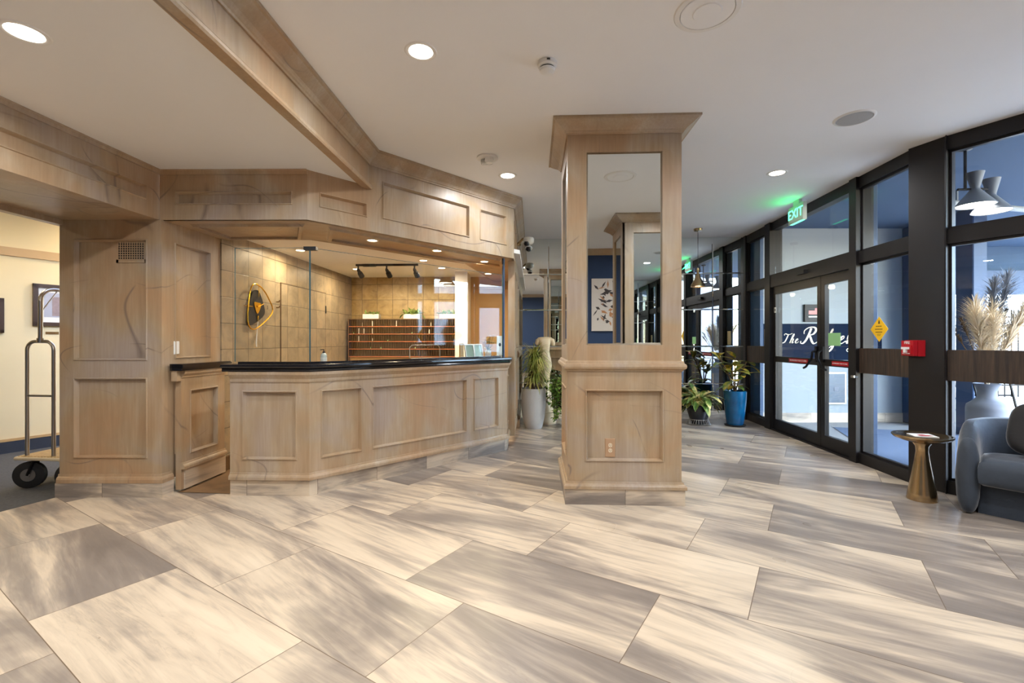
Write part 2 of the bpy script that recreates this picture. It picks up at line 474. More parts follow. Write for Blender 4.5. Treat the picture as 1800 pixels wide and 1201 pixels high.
def panelled(mb, fr, t0, t1, z0, z1, rects, rec=.028, th=.06, mo=.022, bead=.009):
    """framed-and-panelled face: flat frame at o=0, each rect (ta,tb,za,zb) sunk with a stepped moulding"""
    ts = sorted({t0, t1, *[r[0] for r in rects], *[r[1] for r in rects]}); zs = sorted({z0, z1, *[r[2] for r in rects], *[r[3] for r in rects]})
    for a, b in zip(ts, ts[1:]):
        for c, d in zip(zs, zs[1:]):
            mt, mz = (a + b) / 2, (c + d) / 2
            if any(r[0] < mt < r[1] and r[2] < mz < r[3] for r in rects): continue
            mb.add([fr(a, 0, c), fr(b, 0, c), fr(b, 0, d), fr(a, 0, d)], [(0, 1, 2, 3)])
    for a, b, c, d in rects:
        rings = [(0, 0), (.004, bead), (.010, bead), (.014, -.004), (mo, -rec)]
        vs = []
        for i, o in rings: vs += [fr(a + i, o, c + i), fr(b - i, o, c + i), fr(b - i, o, d - i), fr(a + i, o, d - i)]
        fs = []
        for k in range(len(rings) - 1):
            for i in range(4): fs.append((k * 4 + i, k * 4 + (i + 1) % 4, k * 4 + 4 + (i + 1) % 4, k * 4 + 4 + i))
        q = (len(rings) - 1) * 4; fs.append((q, q + 1, q + 2, q + 3)); mb.add(vs, fs)
    # the carcass behind
    for va in ([fr(t0, -th, z0), fr(t0, 0, z0), fr(t0, 0, z1), fr(t0, -th, z1)], [fr(t1, 0, z0), fr(t1, -th, z0), fr(t1, -th, z1), fr(t1, 0, z1)],
               [fr(t1, -th, z0), fr(t0, -th, z0), fr(t0, -th, z1), fr(t1, -th, z1)], [fr(t0, -th, z0), fr(t1, -th, z0), fr(t1, 0, z0), fr(t0, 0, z0)], [fr(t0, 0, z1), fr(t1, 0, z1), fr(t1, -th, z1), fr(t0, -th, z1)]):
        mb.add(va, [(0, 1, 2, 3)])
    return mb

def crown(z0, z1, p, b=0.0):
    h = z1 - z0
    return [(b, z0), (b + .012, z0), (b + .016, z0 + h * .10), (b + .024, z0 + h * .16), (b + .028, z0 + h * .24), (b + p * .34, z0 + h * .34), (b + p * .55, z0 + h * .50), (b + p * .80, z0 + h * .72), (b + p * .86, z0 + h * .80), (b + p, z0 + h * .84), (b + p, z1), (b, z1)]
def basemould(z0, z1, p):
    h = z1 - z0
    return [(0, z0), (p, z0), (p, z0 + h * .4), (p * .8, z0 + h * .62), (p * .45, z0 + h * .74), (p * .35, z0 + h), (0, z1)]

def text(body, fr, t, z, size, mat, parent, name='lettering', o=.003, extrude=.0008, align='CENTER', world=None):
    cu = bpy.data.curves.new(name, 'FONT'); cu.body = body; cu.size = size; cu.extrude = extrude
    cu.align_x = align; cu.align_y = 'CENTER'; cu.materials.append(mat)
    ob = bpy.data.objects.new(name, cu); COL.objects.link(ob)
    q = Vector(fr(t, o, z))
    ob.rotation_euler = (PI / 2, 0, fr.ang())
    ob.parent = parent
    off = Vector(WORLD.get(parent.name, (0, 0, 0))) if parent.type == 'EMPTY' else Vector((0, 0, 0))
    ob.location = q - off
    # turn the letters into a plain mesh
    dg = bpy.context.evaluated_depsgraph_get()
    me = bpy.data.meshes.new_from_object(ob.evaluated_get(dg))
    me.name = name
    mo = bpy.data.objects.new(name, me); COL.objects.link(mo)
    mo.parent = parent; mo.location = ob.location; mo.rotation_euler = ob.rotation_euler
    bpy.data.objects.remove(ob); return mo

# ------------------------------------------------------------------ plan of the place (metres; camera stands at 0,0)
U = (.999, -.0454); V = (.0454, .999)
CEIL, LOW, SOF, OFF = 3.06, 2.74, 2.322, 2.40
D1, D0 = (3.905, 7.82), (3.655, 4.247)           # door wall, from the mirror wall towards the camera
R0 = (3.712, 3.99); R1 = (6.80, -1.46)           # angled window wall beyond the corner post
F0, F1, F2 = (-2.96, 3.905), (-1.715, 3.895), (.022, 5.725)     # fascia over the front desk
K0, K1, K2, K3 = (-2.38, 3.93), (-1.704, 3.91), (-.062, 5.56), (-.046, 5.93)
def mirror_y(x): return 7.986 - .0454 * x

# floor: lobby tile, corridor carpet, outside paving
CARPET = [(-3.80, 3.87), (-4.60, 1.3), (-8.2, 1.3), (-8.2, 9.2), (-3.80, 9.2)]
mb = MB(); mb.add([(-8.2, -1.7, 0), (7.3, -1.7, 0), (7.3, .2, 0), (6.0, .2, 0), R0 + (0,), D0 + (0,), (3.97, 7.9, 0), (3.97, 8.3, 0), (-3.8, 8.3, 0), (-3.8, 3.87, 0), (-4.6, 1.3, 0), (-8.2, 1.3, 0)], [tuple(range(12))])
struct('floor', mb, M['floor'], 'veined marble tile floor of the lobby')
mb = MB(); mb.add([(x, y, 0) for x, y in CARPET], [(0, 1, 2, 3, 4)])
struct('floor_corridor', mb, M['carpet'], 'dark grey carpet in the side corridor')
mb = MB(); mb.add([D0 + (-.012,), R0 + (-.012,), (7.3, -2.3, -.012), (40, -2.3, -.012), (40, 34, -.012), (-4, 34, -.012), (-4, 8.35, -.012), (3.9, 8.35, -.012)], [tuple(range(8))])
struct('floor_outside', mb, M['pave'], 'pale paving outside the doors')
mb = MB(); mb.add([(3.96, 7.18, -.006), (3.735, 4.2, -.006), (4.3, 3.5, -.006), (6.6, 3.5, -.006), (6.6, 6.55, -.006), (4.9, 7.1, -.006)][1:] , [(0, 1, 2, 3, 4)])
tag(struct('entrance_mat', mb, M['mat'], 'grey blue entrance mat outside the glass doors', 'mat'), kind='thing')

# ceilings
mb = MB(); mb.prism([(-1.62, -1.7), (7.3, -1.7), (7.3, -1.4), R0, D0, (3.97, 8.3), (-3, 8.3), (-3, 4.6), (-1.28, 4.6)], CEIL, CEIL + .1)
struct('ceiling', mb, M['ceil'])
mb = MB(); mb.prism([(-3.9, -1.7), (-1.60, -1.7), (-1.335, 4.18), (-1.335, 4.32), (-1.76, 3.93), (-3.9, 3.93)], LOW, LOW + .08)
struct('ceiling_lower', mb, M['ceil_side'])
mb = MB(); mb.prism([(-2.97, 4.0), (-1.75, 3.97), (.1, 5.85), (.2, 7.99), (-2.8, 8.2)], OFF, OFF + .05)
struct('ceiling_office', mb, M['ceil_side'])
mb = MB(); mb.prism([(-8.2, -1.7), (-3.0, -1.7), (-3.0, 3.9), (-3.8, 3.95), (-3.8, 9.2), (-8.2, 9.2)], 2.92, 2.99)
struct('ceiling_corridor', mb, M['cream'])

# wood dropped beam between the two ceilings
fr = Fr((-1.335, 4.33), (-1.60, -1.65))       # travel towards the camera, outward is -X
fr2 = Fr((-1.60, -1.65), (-1.322, 4.31))       # outward is +X
mb = MB(); panelled(mb, fr2, 0, fr2.len, LOW - .012, CEIL, [], th=.03)
mb.sweep([(0, LOW - .03), (.02, LOW - .03), (.028, LOW - .018), (.028, LOW - .002), (.018, LOW + .012), (0, LOW + .02), (-.05, LOW + .02), (-.05, LOW - .03)], [fr2.xy(0), fr2.xy(fr2.len)])
mb.sweep(crown(2.935, CEIL - .001, .105), [fr2.xy(0), fr2.xy(fr2.len - .02)])
struct('trim_1', mb, M['wood'], 'wood beam and crown stepping between the two ceilings')

# header over the corridor opening
fh = Fr((-3.235, -1.6), (-2.965, 3.915))
mb = MB(); rects = [(fh.len - 3.1, fh.len - .14, 2.452, 2.575), (fh.len - 5.3, fh.len - 3.3, 2.452, 2.575)]
panelled(mb, fh, 0, fh.len, SOF, LOW, rects, th=.85)
mb.sweep([(0, LOW - .035), (.012, LOW - .035), (.016, LOW - .015), (.028, LOW - .008), (.028, LOW), (0, LOW)], [fh.xy(0), fh.xy(fh.len)])
fbox(mb, fh, 0, fh.len, -.86, -.80, SOF - .03, SOF)
fbox(mb, fh, 0, fh.len, -.87, -.80, SOF - .045, SOF - .03)
struct('trim_2', mb, M['wood'], 'panelled wood header over the corridor opening')

# fascia over the front desk
fa = Fr(F0, F1); fb = Fr(F1, F2); fc = Fr(F2, (F2[0] + .1, mirror_y(.12)))
mb = MB()
panelled(mb, fa, 0, fa.len, SOF, LOW, [(.125, fa.len - .125, 2.447, 2.562)], th=.03)
mb.sweep([(0, LOW - .04), (.010, LOW - .04), (.014, LOW - .012), (.022, LOW - .006), (.022, LOW), (0, LOW)], [fa.xy(0), fa.xy(fa.len)])
L2 = fb.len
panelled(mb, fb, 0, L2 * .237, SOF, CEIL, [(.10, L2 * .237 - .05, 2.447, 2.575)], th=.03)
panelled(mb, fb, L2 * .237, L2, SOF, CEIL, [(L2 * .28, L2 * .713, 2.465, 2.82), (L2 * .775, L2 * .949, 2.465, 2.82)], th=.03)
panelled(mb, fc, 0, fc.len, SOF, CEIL, [(.12, .78, 2.465, 2.82), (.92, fc.len - .12, 2.465, 2.82)], th=.03)
cp = crown(2.935, CEIL - .001, .105)
mb.sweep(cp, [fb.xy(L2 * .225), fb.xy(L2), fc.xy(fc.len - .005)])
struct('trim_3', mb, M['wood'], 'panelled wood fascia over the front desk')

# soffit underside with a sunk coffer
sa = [F0, F1, F2, (.06, 6.6), (-.62, 6.0), (-2.02, 4.66), (-2.95, 4.66)]
mb = MB()
mb.prism([(-2.95, 3.91), (-1.73, 3.90), (-2.02, 4.66), (-2.92, 4.66)], SOF, SOF + .02)
mb.prism([(-1.73, 3.90), (.01, 5.73), (.07, 7.96), (-.30, 7.97), (-.62, 6.1), (-2.02, 4.66)], SOF, SOF + .02)
tr = [(0, SOF - .022), (.03, SOF - .022), (.04, SOF - .006), (.05, SOF), (0, SOF)]
mb.sweep(tr, [(-2.75, 4.08), (-1.87, 4.08), (-2.10, 4.55), (-2.75, 4.55)], closed=True)
mb.sweep(tr, [(-1.62, 4.22), (-.18, 5.78), (-.16, 6.2), (-.52, 5.94), (-1.80, 4.64)], closed=True)
fbox(mb, Fr((-2.92, 4.66), (-2.02, 4.66)), 0, .9, -.02, .02, SOF, OFF)
fbox(mb, Fr((-2.02, 4.66), (-.62, 6.1)), 0, 2.0, -.02, .02, SOF, OFF)
struct('trim_4', mb, M['wood'], 'wood soffit underside above the counter')

# wood pier beside the corridor
pf = Fr((-3.797, 3.90), (-2.94, 3.90)); pr = Fr((-2.94, 3.90), (-2.905, 4.63))
mb = MB()
panelled(mb, pf, 0, pf.len, .12, SOF, [(.118, pf.len - .118, 1.14, 2.16), (.118, pf.len - .118, .32, .997)], th=.70)
panelled(mb, pr, 0, pr.len, .12, SOF, [(.14, pr.len - .14, 1.15, 2.16), (.14, pr.len - .14, .32, .997)], th=.06)
mb.sweep(basemould(.118, .19, .032), [pf.xy(-.0), pf.xy(pf.len), pr.xy(.095)])
struct('wall_pier', mb, M['wood'], 'panelled wood pier between corridor and front desk')
mb = MB(); mb.sweep([(-.02, 0), (.03, 0), (.03, .118), (-.02, .118)], [pf.xy(-.01), pf.xy(pf.len), pr.xy(.095)])
struct('baseboard_pier', mb, M['plinth'], 'marble tile plinth of the wood pier')

# tiled office walls
lw = Fr((-2.893, 4.63), (-2.758, 7.99))
mb = MB(); fbox(mb, lw, 0, lw.len + .1, -.12, 0, 0, OFF + .02)
struct('wall_left', mb, M['tile_side'], 'stone tiled wall beside the front desk')
bw = Fr((-2.76, 7.995), (-.86, 7.995 - .0863))
mb = MB(); fbox(mb, bw, 0, bw.len, -.1, 0, 0, OFF + .02)
struct('wall_back', mb, M['tile_back'], 'stone tiled wall behind the key rack')
mb = MB(); fbox(mb, Fr((-.86, 7.94), (.10, 7.90)), 0, .97, -.1, 0, 0, OFF + .02)
fp = Fr((-.86, 7.94), (.10, 7.90))
panelled(mb, Fr((-.70, 7.925), (.09, 7.89)), 0, .78, 0, OFF, [(.05, .70, .3, 2.2)], th=.03, rec=.02, bead=.0)
struct('wall_office', mb, M['tanwood'], 'tan panelled wall at the back of the office')
mb = MB(); mb.box(-.895, -.70, 7.30, 7.93, 0, OFF)
struct('wall_stub', mb, M['ceil_side'], 'cream wall end beside the tan panel')
# wood side wall from fascia to mirror wall, with its base
fs = Fr((.035, 5.9), (.118, mirror_y(.1)))
mb = MB(); panelled(mb, fs, 0, fs.len, .10, SOF, [(.14, .95, 1.2, 2.2), (1.1, fs.len - .12, 1.2, 2.2), (.14, .95, .3, 1.05), (1.1, fs.len - .12, .3, 1.05)], th=.085)
mb.sweep(basemould(.115, .19, .04), [fs.xy(1.2), fs.xy(fs.len)])
mb.sweep([(0, 1.06), (.03, 1.06), (.03, 1.12), (.012, 1.15), (0, 1.16)], [fs.xy(1.2), fs.xy(fs.len)])
struct('wall_side', mb, M['wood'], 'wood panelled side wall running to the mirrors')
mb = MB(); mb.sweep([(-.02, 0), (.035, 0), (.035, .115), (-.02, .115)], [fs.xy(1.15), fs.xy(fs.len)])
struct('baseboard_side', mb, M['plinth'])

# mirror wall: bevelled mirror squares on a dark backing
mw = Fr((.10, mirror_y(.10)), (3.93, mirror_y(3.93)))
mb = MB(); fbox(mb, mw, -.02, mw.len + .05, -.16, -.004, 0, CEIL)
struct('wall_far', mb, M['ceil'], 'wall behind the mirror squares')
mb = MB()
zz = [.13, .59, 1.22, 1.84, 2.45, 3.06]; tw = .552; nn = 8
edges = [mw.len - .0 - k * tw for k in range(8)]; edges = [0.0] + sorted(e for e in edges if e > .05)
for a, b in zip(edges, edges[1:]):
    for c, d in zip(zz, zz[1:]):
        e = .0012; w = .012
        mb.add([mw(a + e, -.001, c + e), mw(b - e, -.001, c + e), mw(b - e, -.001, d - e), mw(a + e, -.001, d - e),
                mw(a + w, .003, c + w), mw(b - w, .003, c + w), mw(b - w, .003, d - w), mw(a + w, .003, d - w)],
               [(0, 1, 5, 4), (1, 2, 6, 5), (2, 3, 7, 6), (3, 0, 4, 7), (4, 5, 6, 7)])
struct('wall_mirror', mb, M['mirror'], 'mirror squares covering the far lobby wall')
mb = MB(); fbox(mb, mw, 0, mw.len, -.004, .015, 0, .13)
struct('baseboard_far', mb, M['plinth'])

# walls behind the camera and corridor walls
wb2 = Fr((7.2, -1.62), (-8.2, -1.30))
mb = MB(); fbox(mb, wb2, 0, wb2.len, -.1, 0, .0, CEIL + .05)
struct('wall_blue', mb, M['blue'], 'navy painted wall opposite the mirrors')
mb = MB(); mb.sweep(crown(2.95, CEIL, .10), [wb2.xy(0), wb2.xy(8.6)]); fbox(mb, wb2, 0, 8.6, 0, .02, 0, .14)
struct('trim_5', mb, M['wood'], 'crown on the navy wall')
mb = MB(); mb.box(-8.3, -8.2, -1.7, 9.2, 0, 3.0); mb.box(-8.2, -2.8, 9.2, 9.3, 0, 3.0)
struct('wall_end', mb, M['cream'])
cw = Fr((-7.7, 2.05), (-4.0, 8.85))
mb = MB(); fbox(mb, cw, 0, cw.len, -.1, 0, 0, 2.95)
struct('wall_corridor', mb, M['cream'], 'cream corridor wall with pictures')
mb = MB(); fbox(mb, cw, 0, cw.len, 0, .015, .135, .165); fbox(mb, cw, 0, cw.len, 0, .02, 2.30, 2.40)
struct('trim_6', mb, M['tanwood'], 'wood rail high on the corridor wall')
mb = MB(); fbox(mb, cw, 0, cw.len, 0, .012, 0, .135)
struct('baseboard_corridor', mb, plain('navy_vinyl_base', srgb(48, 54, 66), .6))

# ------------------------------------------------------------------ glass front: window_1 | door_1 | window_2 | corner post | window_3
def lerp_wall(Y): return D0[0] + (Y - D0[1]) * (D1[0] - D0[0]) / (D1[1] - D0[1])
dw = Fr(D1, D0)
def tY(Y): return (D1[1] - Y) / (D1[1] - D0[1]) * dw.len
BR, MR0, MR1, HD0 = .112, 2.135, 2.262, 2.94        # bottom rail, transom bar, head
t_l, t_a, t_b, t_c, t_d, t_e = tY(7.72), tY(7.03), tY(6.87), tY(5.08), tY(4.965), tY(4.247)
def bay(name, fr, ta, tb, label, post_a=0.0, post_b=0.0, band=True, depth=.11):
    w = thing(name, label, 'window', fr.xy(ta) + (0,), kind='structure')
    mb = MB()
    for z0, z1 in ((0, BR), (MR0, MR1), (HD0, CEIL)): fbox(mb, fr, ta, tb, -depth, 0, z0, z1)
    for a, b in ((ta - post_a, ta), (tb, tb + post_b)):
        if b - a > .001: fbox(mb, fr, a, b, -depth - .02, .02, 0, CEIL)
    for a, b, z0, z1 in ((ta, tb, BR, MR0), (ta, tb, MR1, HD0)):      # glazing beads
        for q in ((a, a + .02, z0, z1), (b - .02, b, z0, z1), (a, b, z0, z0 + .02), (a, b, z1 - .02, z1)): fbox(mb, fr, q[0], q[1], -.07, -.03, q[2], q[3])
    mb.build('window_frame', M['bronze'], w)
    for z0, z1 in ((BR, MR0), (MR1, HD0)):
        mb = MB(); fbox(mb, fr, ta + .005, tb - .005, -.053, -.047, z0 + .005, z1 - .005); mb.build('pane', M['glass'], w)
    if band:
        mb = MB(); fbox(mb, fr, ta, tb, -.09, -.004, .965, 1.228); mb.build('band_panel', M['band'], w)
    return w
bay('window_1', dw, t_l, t_a, 'narrow glass bay beside the mirror wall', post_a=.10)
bay('window_2', dw, t_d, t_e, 'glass bay between the doors and the corner post')
rw = Fr(R0, R1)
for i in range(2):
    ta, tb = (.02, 1.19) if i == 0 else (1.27, 1.90)
    bay('window_%d' % (3 + i), rw, ta, min(tb, rw.len), ['angled glass bay behind the armchair', 'angled glass bay further along'][i > 0], post_b=.08)
mb = MB(); fbox(mb, rw, 1.98, rw.len, -.15, 0, 0, CEIL)
struct('wall_right', mb, M['blue'], 'navy wall beyond the angled window bays')
mb = MB(); mb.prism([dw.xy(t_e, .03), R0, rw.xy(.02, .03), rw.xy(.02, -.17), dw.xy(t_e, -.17)], 0, CEIL)
struct('trim_7', mb, M['bronze'], 'dark corner post of the glass front')

# double door
door = thing('door_1', 'glass double door under a dark transom bar', 'door', dw.xy(t_b) + (0,), kind='structure')
mb = MB()
fbox(mb, dw, t_a, t_b, -.15, .03, 0, CEIL); fbox(mb, dw, t_c, t_d, -.15, .03, 0, CEIL)
fbox(mb, dw, t_b, t_c, -.12, 0.02, 2.10, MR1 + .02); fbox(mb, dw, t_b, t_c, -.11, 0, HD0, CEIL)
fbox(mb, dw, t_b, t_c, -.12, .02, 0, .018)
mb.build('door_frame', M['bronze'], door)
mb = MB(); fbox(mb, dw, t_b + .005, t_c - .005, -.053, -.047, MR1 + .02, HD0); mb.build('transom_pane', M['glass'], door)
mb = MB(); fbox(mb, dw, (t_b + t_c) / 2 - .10, (t_b + t_c) / 2 + .08, .02, .07, 2.165, 2.215); mb.build('door_sensor', M['rubber'], door)
tm = tY(5.674)
for k, (a, b) in enumerate(((t_b + .01, tm - .004), (tm + .004, t_c - .01))):
    mb = MB(); st = .075
    for q in ((a, a + st, .02, 2.095), (b - st, b, .02, 2.095), (a + st, b - st, .02, .17), (a + st, b - st, 1.99, 2.095), (a + st, b - st, 1.005, 1.085)): fbox(mb, dw, q[0], q[1], -.065, -.015, q[2], q[3])
    leaf = mb.build('door_leaf', M['bronze'], door)
    for z0, z1 in ((.17, 1.005), (1.085, 1.99)):
        mb = MB(); fbox(mb, dw, a + st, b - st, -.043, -.037, z0, z1); mb.build('pane', M['glass'], leaf)
    s0, sl = (a + .45, .46) if k == 0 else (a + .215, .30)
    mb = MB(); fbox(mb, dw, s0, s0 + sl, -.015, -.012, 1.02, 1.07); sg = mb.build('push_label', M['red'], leaf)
    text('IN EMERGENCY PUSH TO OPEN', dw, s0 + sl / 2, 1.045, .028 if k == 0 else .0185, M['white'], leaf, o=-.0115)
    # push paddle beside the meeting stile
    mb = MB(); h = b - .06 if k == 0 else a + .06
    sgn = -1 if k == 0 else 1
    mb.tube([dw(h, -.015, 1.20), dw(h, .05, 1.17), dw(h, .06, 1.09), dw(h + sgn * .10, .07, .985), dw(h + sgn * .17, .06, .965)], .014, 8)
    fbox(mb, dw, h - .02, h + .02, -.015, .012, 1.05, 1.24)
    mb.build('push_paddle', M['blackmetal'], leaf)
# stickers and notices on the glass
mb = MB(); fbox(mb, dw, tm + .115, tm + .345, -.036, -.0345, 1.25, 1.40)
tag(mb.build('green_notice', M['greenlabel']), 'pale green notice stuck on the right door leaf glass', 'notice')
mb = MB(); fbox(mb, dw, t_a - .17, t_a - .03, -.046, -.0445, 1.24, 1.49)
tag(mb.build('paper_notice', M['creampaper']), 'cream paper notice on the narrow bay beside the plants', 'notice')
mb = MB(); fbox(mb, dw, t_b + .05, t_b + .10, -.0148, -.012, 1.72, 1.80)
dn = tag(mb.build('square_decal', M['white']), 'small white square decal on the left door stile', 'decal')
mb = MB(); fbox(mb, dw, t_b + .062, t_b + .088, -.012, -.0115, 1.74, 1.78); mb.build('dark_dot', M['ink'], dn)
# yellow diamond
tc, zc, hs = tY(4.73), 1.425, .128
mb = MB(); mb.hexa([dw(tc, -.0445, zc - hs), dw(tc + hs * .98, -.0445, zc), dw(tc + hs * .98, -.046, zc), dw(tc, -.046, zc - hs), dw(tc - hs * .98, -.0445, zc), dw(tc, -.0445, zc + hs), dw(tc, -.046, zc + hs), dw(tc - hs * .98, -.046, zc)])
yd = tag(mb.build('diamond_sign', M['yellow']), 'yellow diamond caution sign on the glass beside the doors', 'sign')
for i, (w, z) in enumerate(((.09, .03), (.115, .0), (.10, -.03), (.06, -.052), (.05, -.064))):
    mb = MB(); n = int(w / .012)
    for q in range(n):
        hh = .010 if i < 3 else .005
        fbox(mb, dw, tc - w / 2 + q * .012, tc - w / 2 + q * .012 + .008, -.0445, -.0440, zc + z - hh / 2, zc + z + hh / 2)
    mb.build('lettering', M['ink'], yd)
mb = MB(); mb.add([dw(tc - .012, -.044, zc + .055), dw(tc + .012, -.044, zc + .055), dw(tc + .006, -.044, zc + .09), dw(tc - .006, -.044, zc + .09)], [(0, 1, 2, 3)]); mb.build('pictogram', M['ink'], yd)
# little roller catch on the post
mb = MB(); mb.tube([dw(t_d + .005, .02, .925), dw(t_d + .005, .06, .925)], .012, 8); mb.lathe([(0, -.012), (.02, -.012), (.02, .012), (0, .012)], dw(t_d + .005, .065, .925), 12)
tag(mb.build('door_stop', M['steel']), 'small door stop bracket on the post beside the doors', 'bracket')

# ------------------------------------------------------------------ mirrored column (built round its own origin, then copied)
def make_column():
    W, D = .90, .80
    t = thing('column', 'wood clad column with mirrors standing in the open lobby floor', 'column', (0, 0, 0), local=True)
    loop = [(-W / 2, 0), (W / 2, 0), (W / 2, D), (-W / 2, D)]
    sides = [Fr(loop[i], loop[(i + 1) % 4]) for i in range(4)]
    mb = MB()
    for f in sides: panelled(mb, f, 0, f.len, .12, 1.09, [(.14, f.len - .14, .34, .917)], th=.03)
    mb.build('lower_panelling', M['wood'], t)
    mb = MB()
    for f in sides:
        a, b = .15, f.len - .15
        for q in ((0, a, 1.09, 3.0), (b, f.len, 1.09, 3.0), (a, b, 1.09, 1.272), (a, b, 2.815, 3.0)): fbox(mb, f, q[0], q[1], -.03, 0, q[2], q[3])
    mb.build('shaft_frame', M['wood'], t)
    for f in sides:
        mb = MB(); a, b = .15, f.len - .15
        vs = [f(a, -.02, 1.272), f(b, -.02, 1.272), f(b, -.02, 2.815), f(a, -.02, 2.815), f(a + .012, -.014, 1.284), f(b - .012, -.014, 1.284), f(b - .012, -.014, 2.803), f(a + .012, -.014, 2.803)]
        mb.add(vs, [(0, 1, 5, 4), (1, 2, 6, 5), (2, 3, 7, 6), (3, 0, 4, 7), (4, 5, 6, 7)])
        fbox(mb, f, a, b, -.028, -.0205, 1.272, 2.815)
        mb.build('mirror', M['mirror'], t)
    mb = MB(); mb.sweep(crown(2.955, CEIL - .001, .12), loop, closed=True); mb.build('crown_moulding', M['wood'], t)
    mb = MB(); mb.sweep([(0, 1.06), (.006, 1.06), (.010, 1.072), (.03, 1.085), (.034, 1.10), (.030, 1.118), (.018, 1.125), (.014, 1.14), (0, 1.148)], loop, closed=True); mb.build('chair_rail', M['wood'], t)
    mb = MB(); mb.sweep(basemould(.127, .182, .034), loop, closed=True); mb.build('base_moulding', M['wood'], t)
    mb = MB(); mb.sweep([(-.03, 0), (.022, 0), (.022, .127), (-.03, .127)], loop, closed=True); mb.build('tile_plinth', M['plinth'], t)
    return t
column = make_column()
col2 = copy_tree(column)
column.location = (.8966, 3.7096, 0); column.rotation_euler.z = math.radians(-2.6)
col2.location = (1.70, .12, 0); col2.rotation_euler.z = math.radians(-2.6)
col2['label'] = 'second mirrored wood column, seen in the reflection of the first column'
# outlet plate on the column front
fcol = Fr((.8966 - .45 * .999, 3.7096 + .45 * .0454), (.8966 + .45 * .999, 3.7096 - .45 * .0454))
def plate(name, fr, t, z, w, h, mat, label, cat, kind):
    mb = MB(); q = 0.0
    o0 = 0
    vs = [fr(t - w / 2, o0, z - h / 2), fr(t + w / 2, o0, z - h / 2), fr(t + w / 2, o0, z + h / 2), fr(t - w / 2, o0, z + h / 2)]
    vs += [fr(t - w / 2 + .004, .007, z - h / 2 + .004), fr(t + w / 2 - .004, .007, z - h / 2 + .004), fr(t + w / 2 - .004, .007, z + h / 2 - .004), fr(t - w / 2 + .004, .007, z + h / 2 - .004)]
    mb.add(vs, [(3, 2, 1, 0), (4, 5, 6, 7), (0, 1, 5, 4), (1, 2, 6, 5), (2, 3, 7, 6), (3, 0, 4, 7)])
    p = tag(mb.build(name, mat), label, cat)
    if kind == 'outlet':
        for dz in (-.021, .021):
            mb = MB(); n = 14; c = []
            for i in range(n):
                a = 2 * PI * i / n; c.append((max(-.015, min(.015, .018 * math.cos(a))), .0165 * math.sin(a)))
            mb.add([fr(t + x, .007, z + dz + y) for x, y in c] + [fr(t + x, .010, z + dz + y) for x, y in c], [tuple(range(n, 2 * n))] + [(i, (i + 1) % n, n + (i + 1) % n, n + i) for i in range(n)])
            soc = mb.build('socket', M['outletcream'], p)
            mb = MB()
            for dx in (-.006, .006): fbox(mb, fr, t + dx - .0012, t + dx + .0012, .010, .0105, z + dz - .002, z + dz + .007)
            fbox(mb, fr, t - .002, t + .002, .010, .0105, z + dz - .010, z + dz - .006)
            mb.build('slots', M['ink'], soc)
    else:
        mb = MB(); fbox(mb, fr, t - .010, t + .010, .007, .012, z - .03, z + .03); mb.build('rocker', M['white'], p)
    return p
M['outletcream'] = plain('ivory_socket', srgb(222, 204, 176), .4, var=.04)
M['brassplate'] = plain('aged_brass_plate', srgb(120, 92, 50), .35, .8, var=.15)
fpan = Fr(fcol.xy(0, -.028), fcol.xy(.9, -.028))
plate('outlet_plate', fpan, .342, .445, .082, .150, M['outlet'], 'tan electrical outlet plate low on the column front', 'outlet', 'outlet')

# ------------------------------------------------------------------ front desk, countertop, glass screens
k1 = Fr(K0, K1); k2 = Fr(K1, K2); k3 = Fr(K2, K3)
desk = thing('front_desk', 'panelled pickled wood front desk with angled corner', 'front desk', (K1[0], K1[1], 0))
mb = MB()
panelled(mb, k1, 0, k1.len, .13, 1.045, [(.10, k1.len - .105, .30, .885)], th=.05)
mb.build('side_front', M['wood'], desk)
mb = MB(); l2 = k2.len
panelled(mb, k2, 0, l2, .13, 1.045, [(l2 * .041, l2 * .2036, .30, .885), (l2 * .247, l2 * .735, .30, .885), (l2 * .777, l2 * .942, .30, .885)], th=.05)
mb.build('main_front', M['wood'], desk)
mb = MB(); panelled(mb, k3, 0, k3.len, .13, 1.045, [(.09, k3.len - .09, .30, .885)], th=.05); mb.build('end_front', M['wood'], desk)
mb = MB(); mb.box(K0[0] - .004, K0[0] + .02, K0[1], 4.62, .13, 1.045); mb.build('end_panel', M['wood'], desk)
path = [K0, K1, K2, K3]
mb = MB(); mb.sweep([(0, .955), (.006, .955), (.010, .965), (.010, .985), (.020, 1.0), (.034, 1.02), (.038, 1.045), (0, 1.045)], path); mb.build('top_moulding', M['wood'], desk)
mb = MB(); mb.sweep(basemould(.138, .195, .03), path); mb.build('base_moulding', M['wood'], desk)
mb = MB(); mb.sweep([(-.05, 0), (.004, 0), (.004, .138), (-.05, .138)], path); mb.box(K0[0] - .004, K0[0] + .03, K0[1] + .05, 4.62, 0, .138); mb.build('tile_plinth', M['plinth'], desk)
mb = MB(); mb.sweep([(-.60, .68), (-.34, .68), (-.34, .72), (-.60, .72)], [K0, K1, (-.10, 5.53)]); mb.build('work_shelf', M['tanwood'], desk)

top = thing('countertop', 'polished black stone countertop along the front desk', 'countertop', (K1[0], K1[1], 1.045))
mb = MB()
pr_ = [(-.33, 1.046), (.030, 1.046), (.038, 1.050), (.040, 1.062), (.036, 1.072), (.052, 1.078), (.060, 1.090), (.058, 1.104), (.050, 1.110), (-.33, 1.110)]
mb.sweep(pr_, [(K0[0] - .05, K0[1]), K1, K2, (K3[0], 5.89)])
mb.build('stone_slab', M['black'], top)
mb = MB(); mb.sweep([(-.16, 1.110), (-.10, 1.110), (-.10, 1.124), (-.16, 1.124)], [K0, K1, K2]); mb.build('glass_channel', M['black'], top)

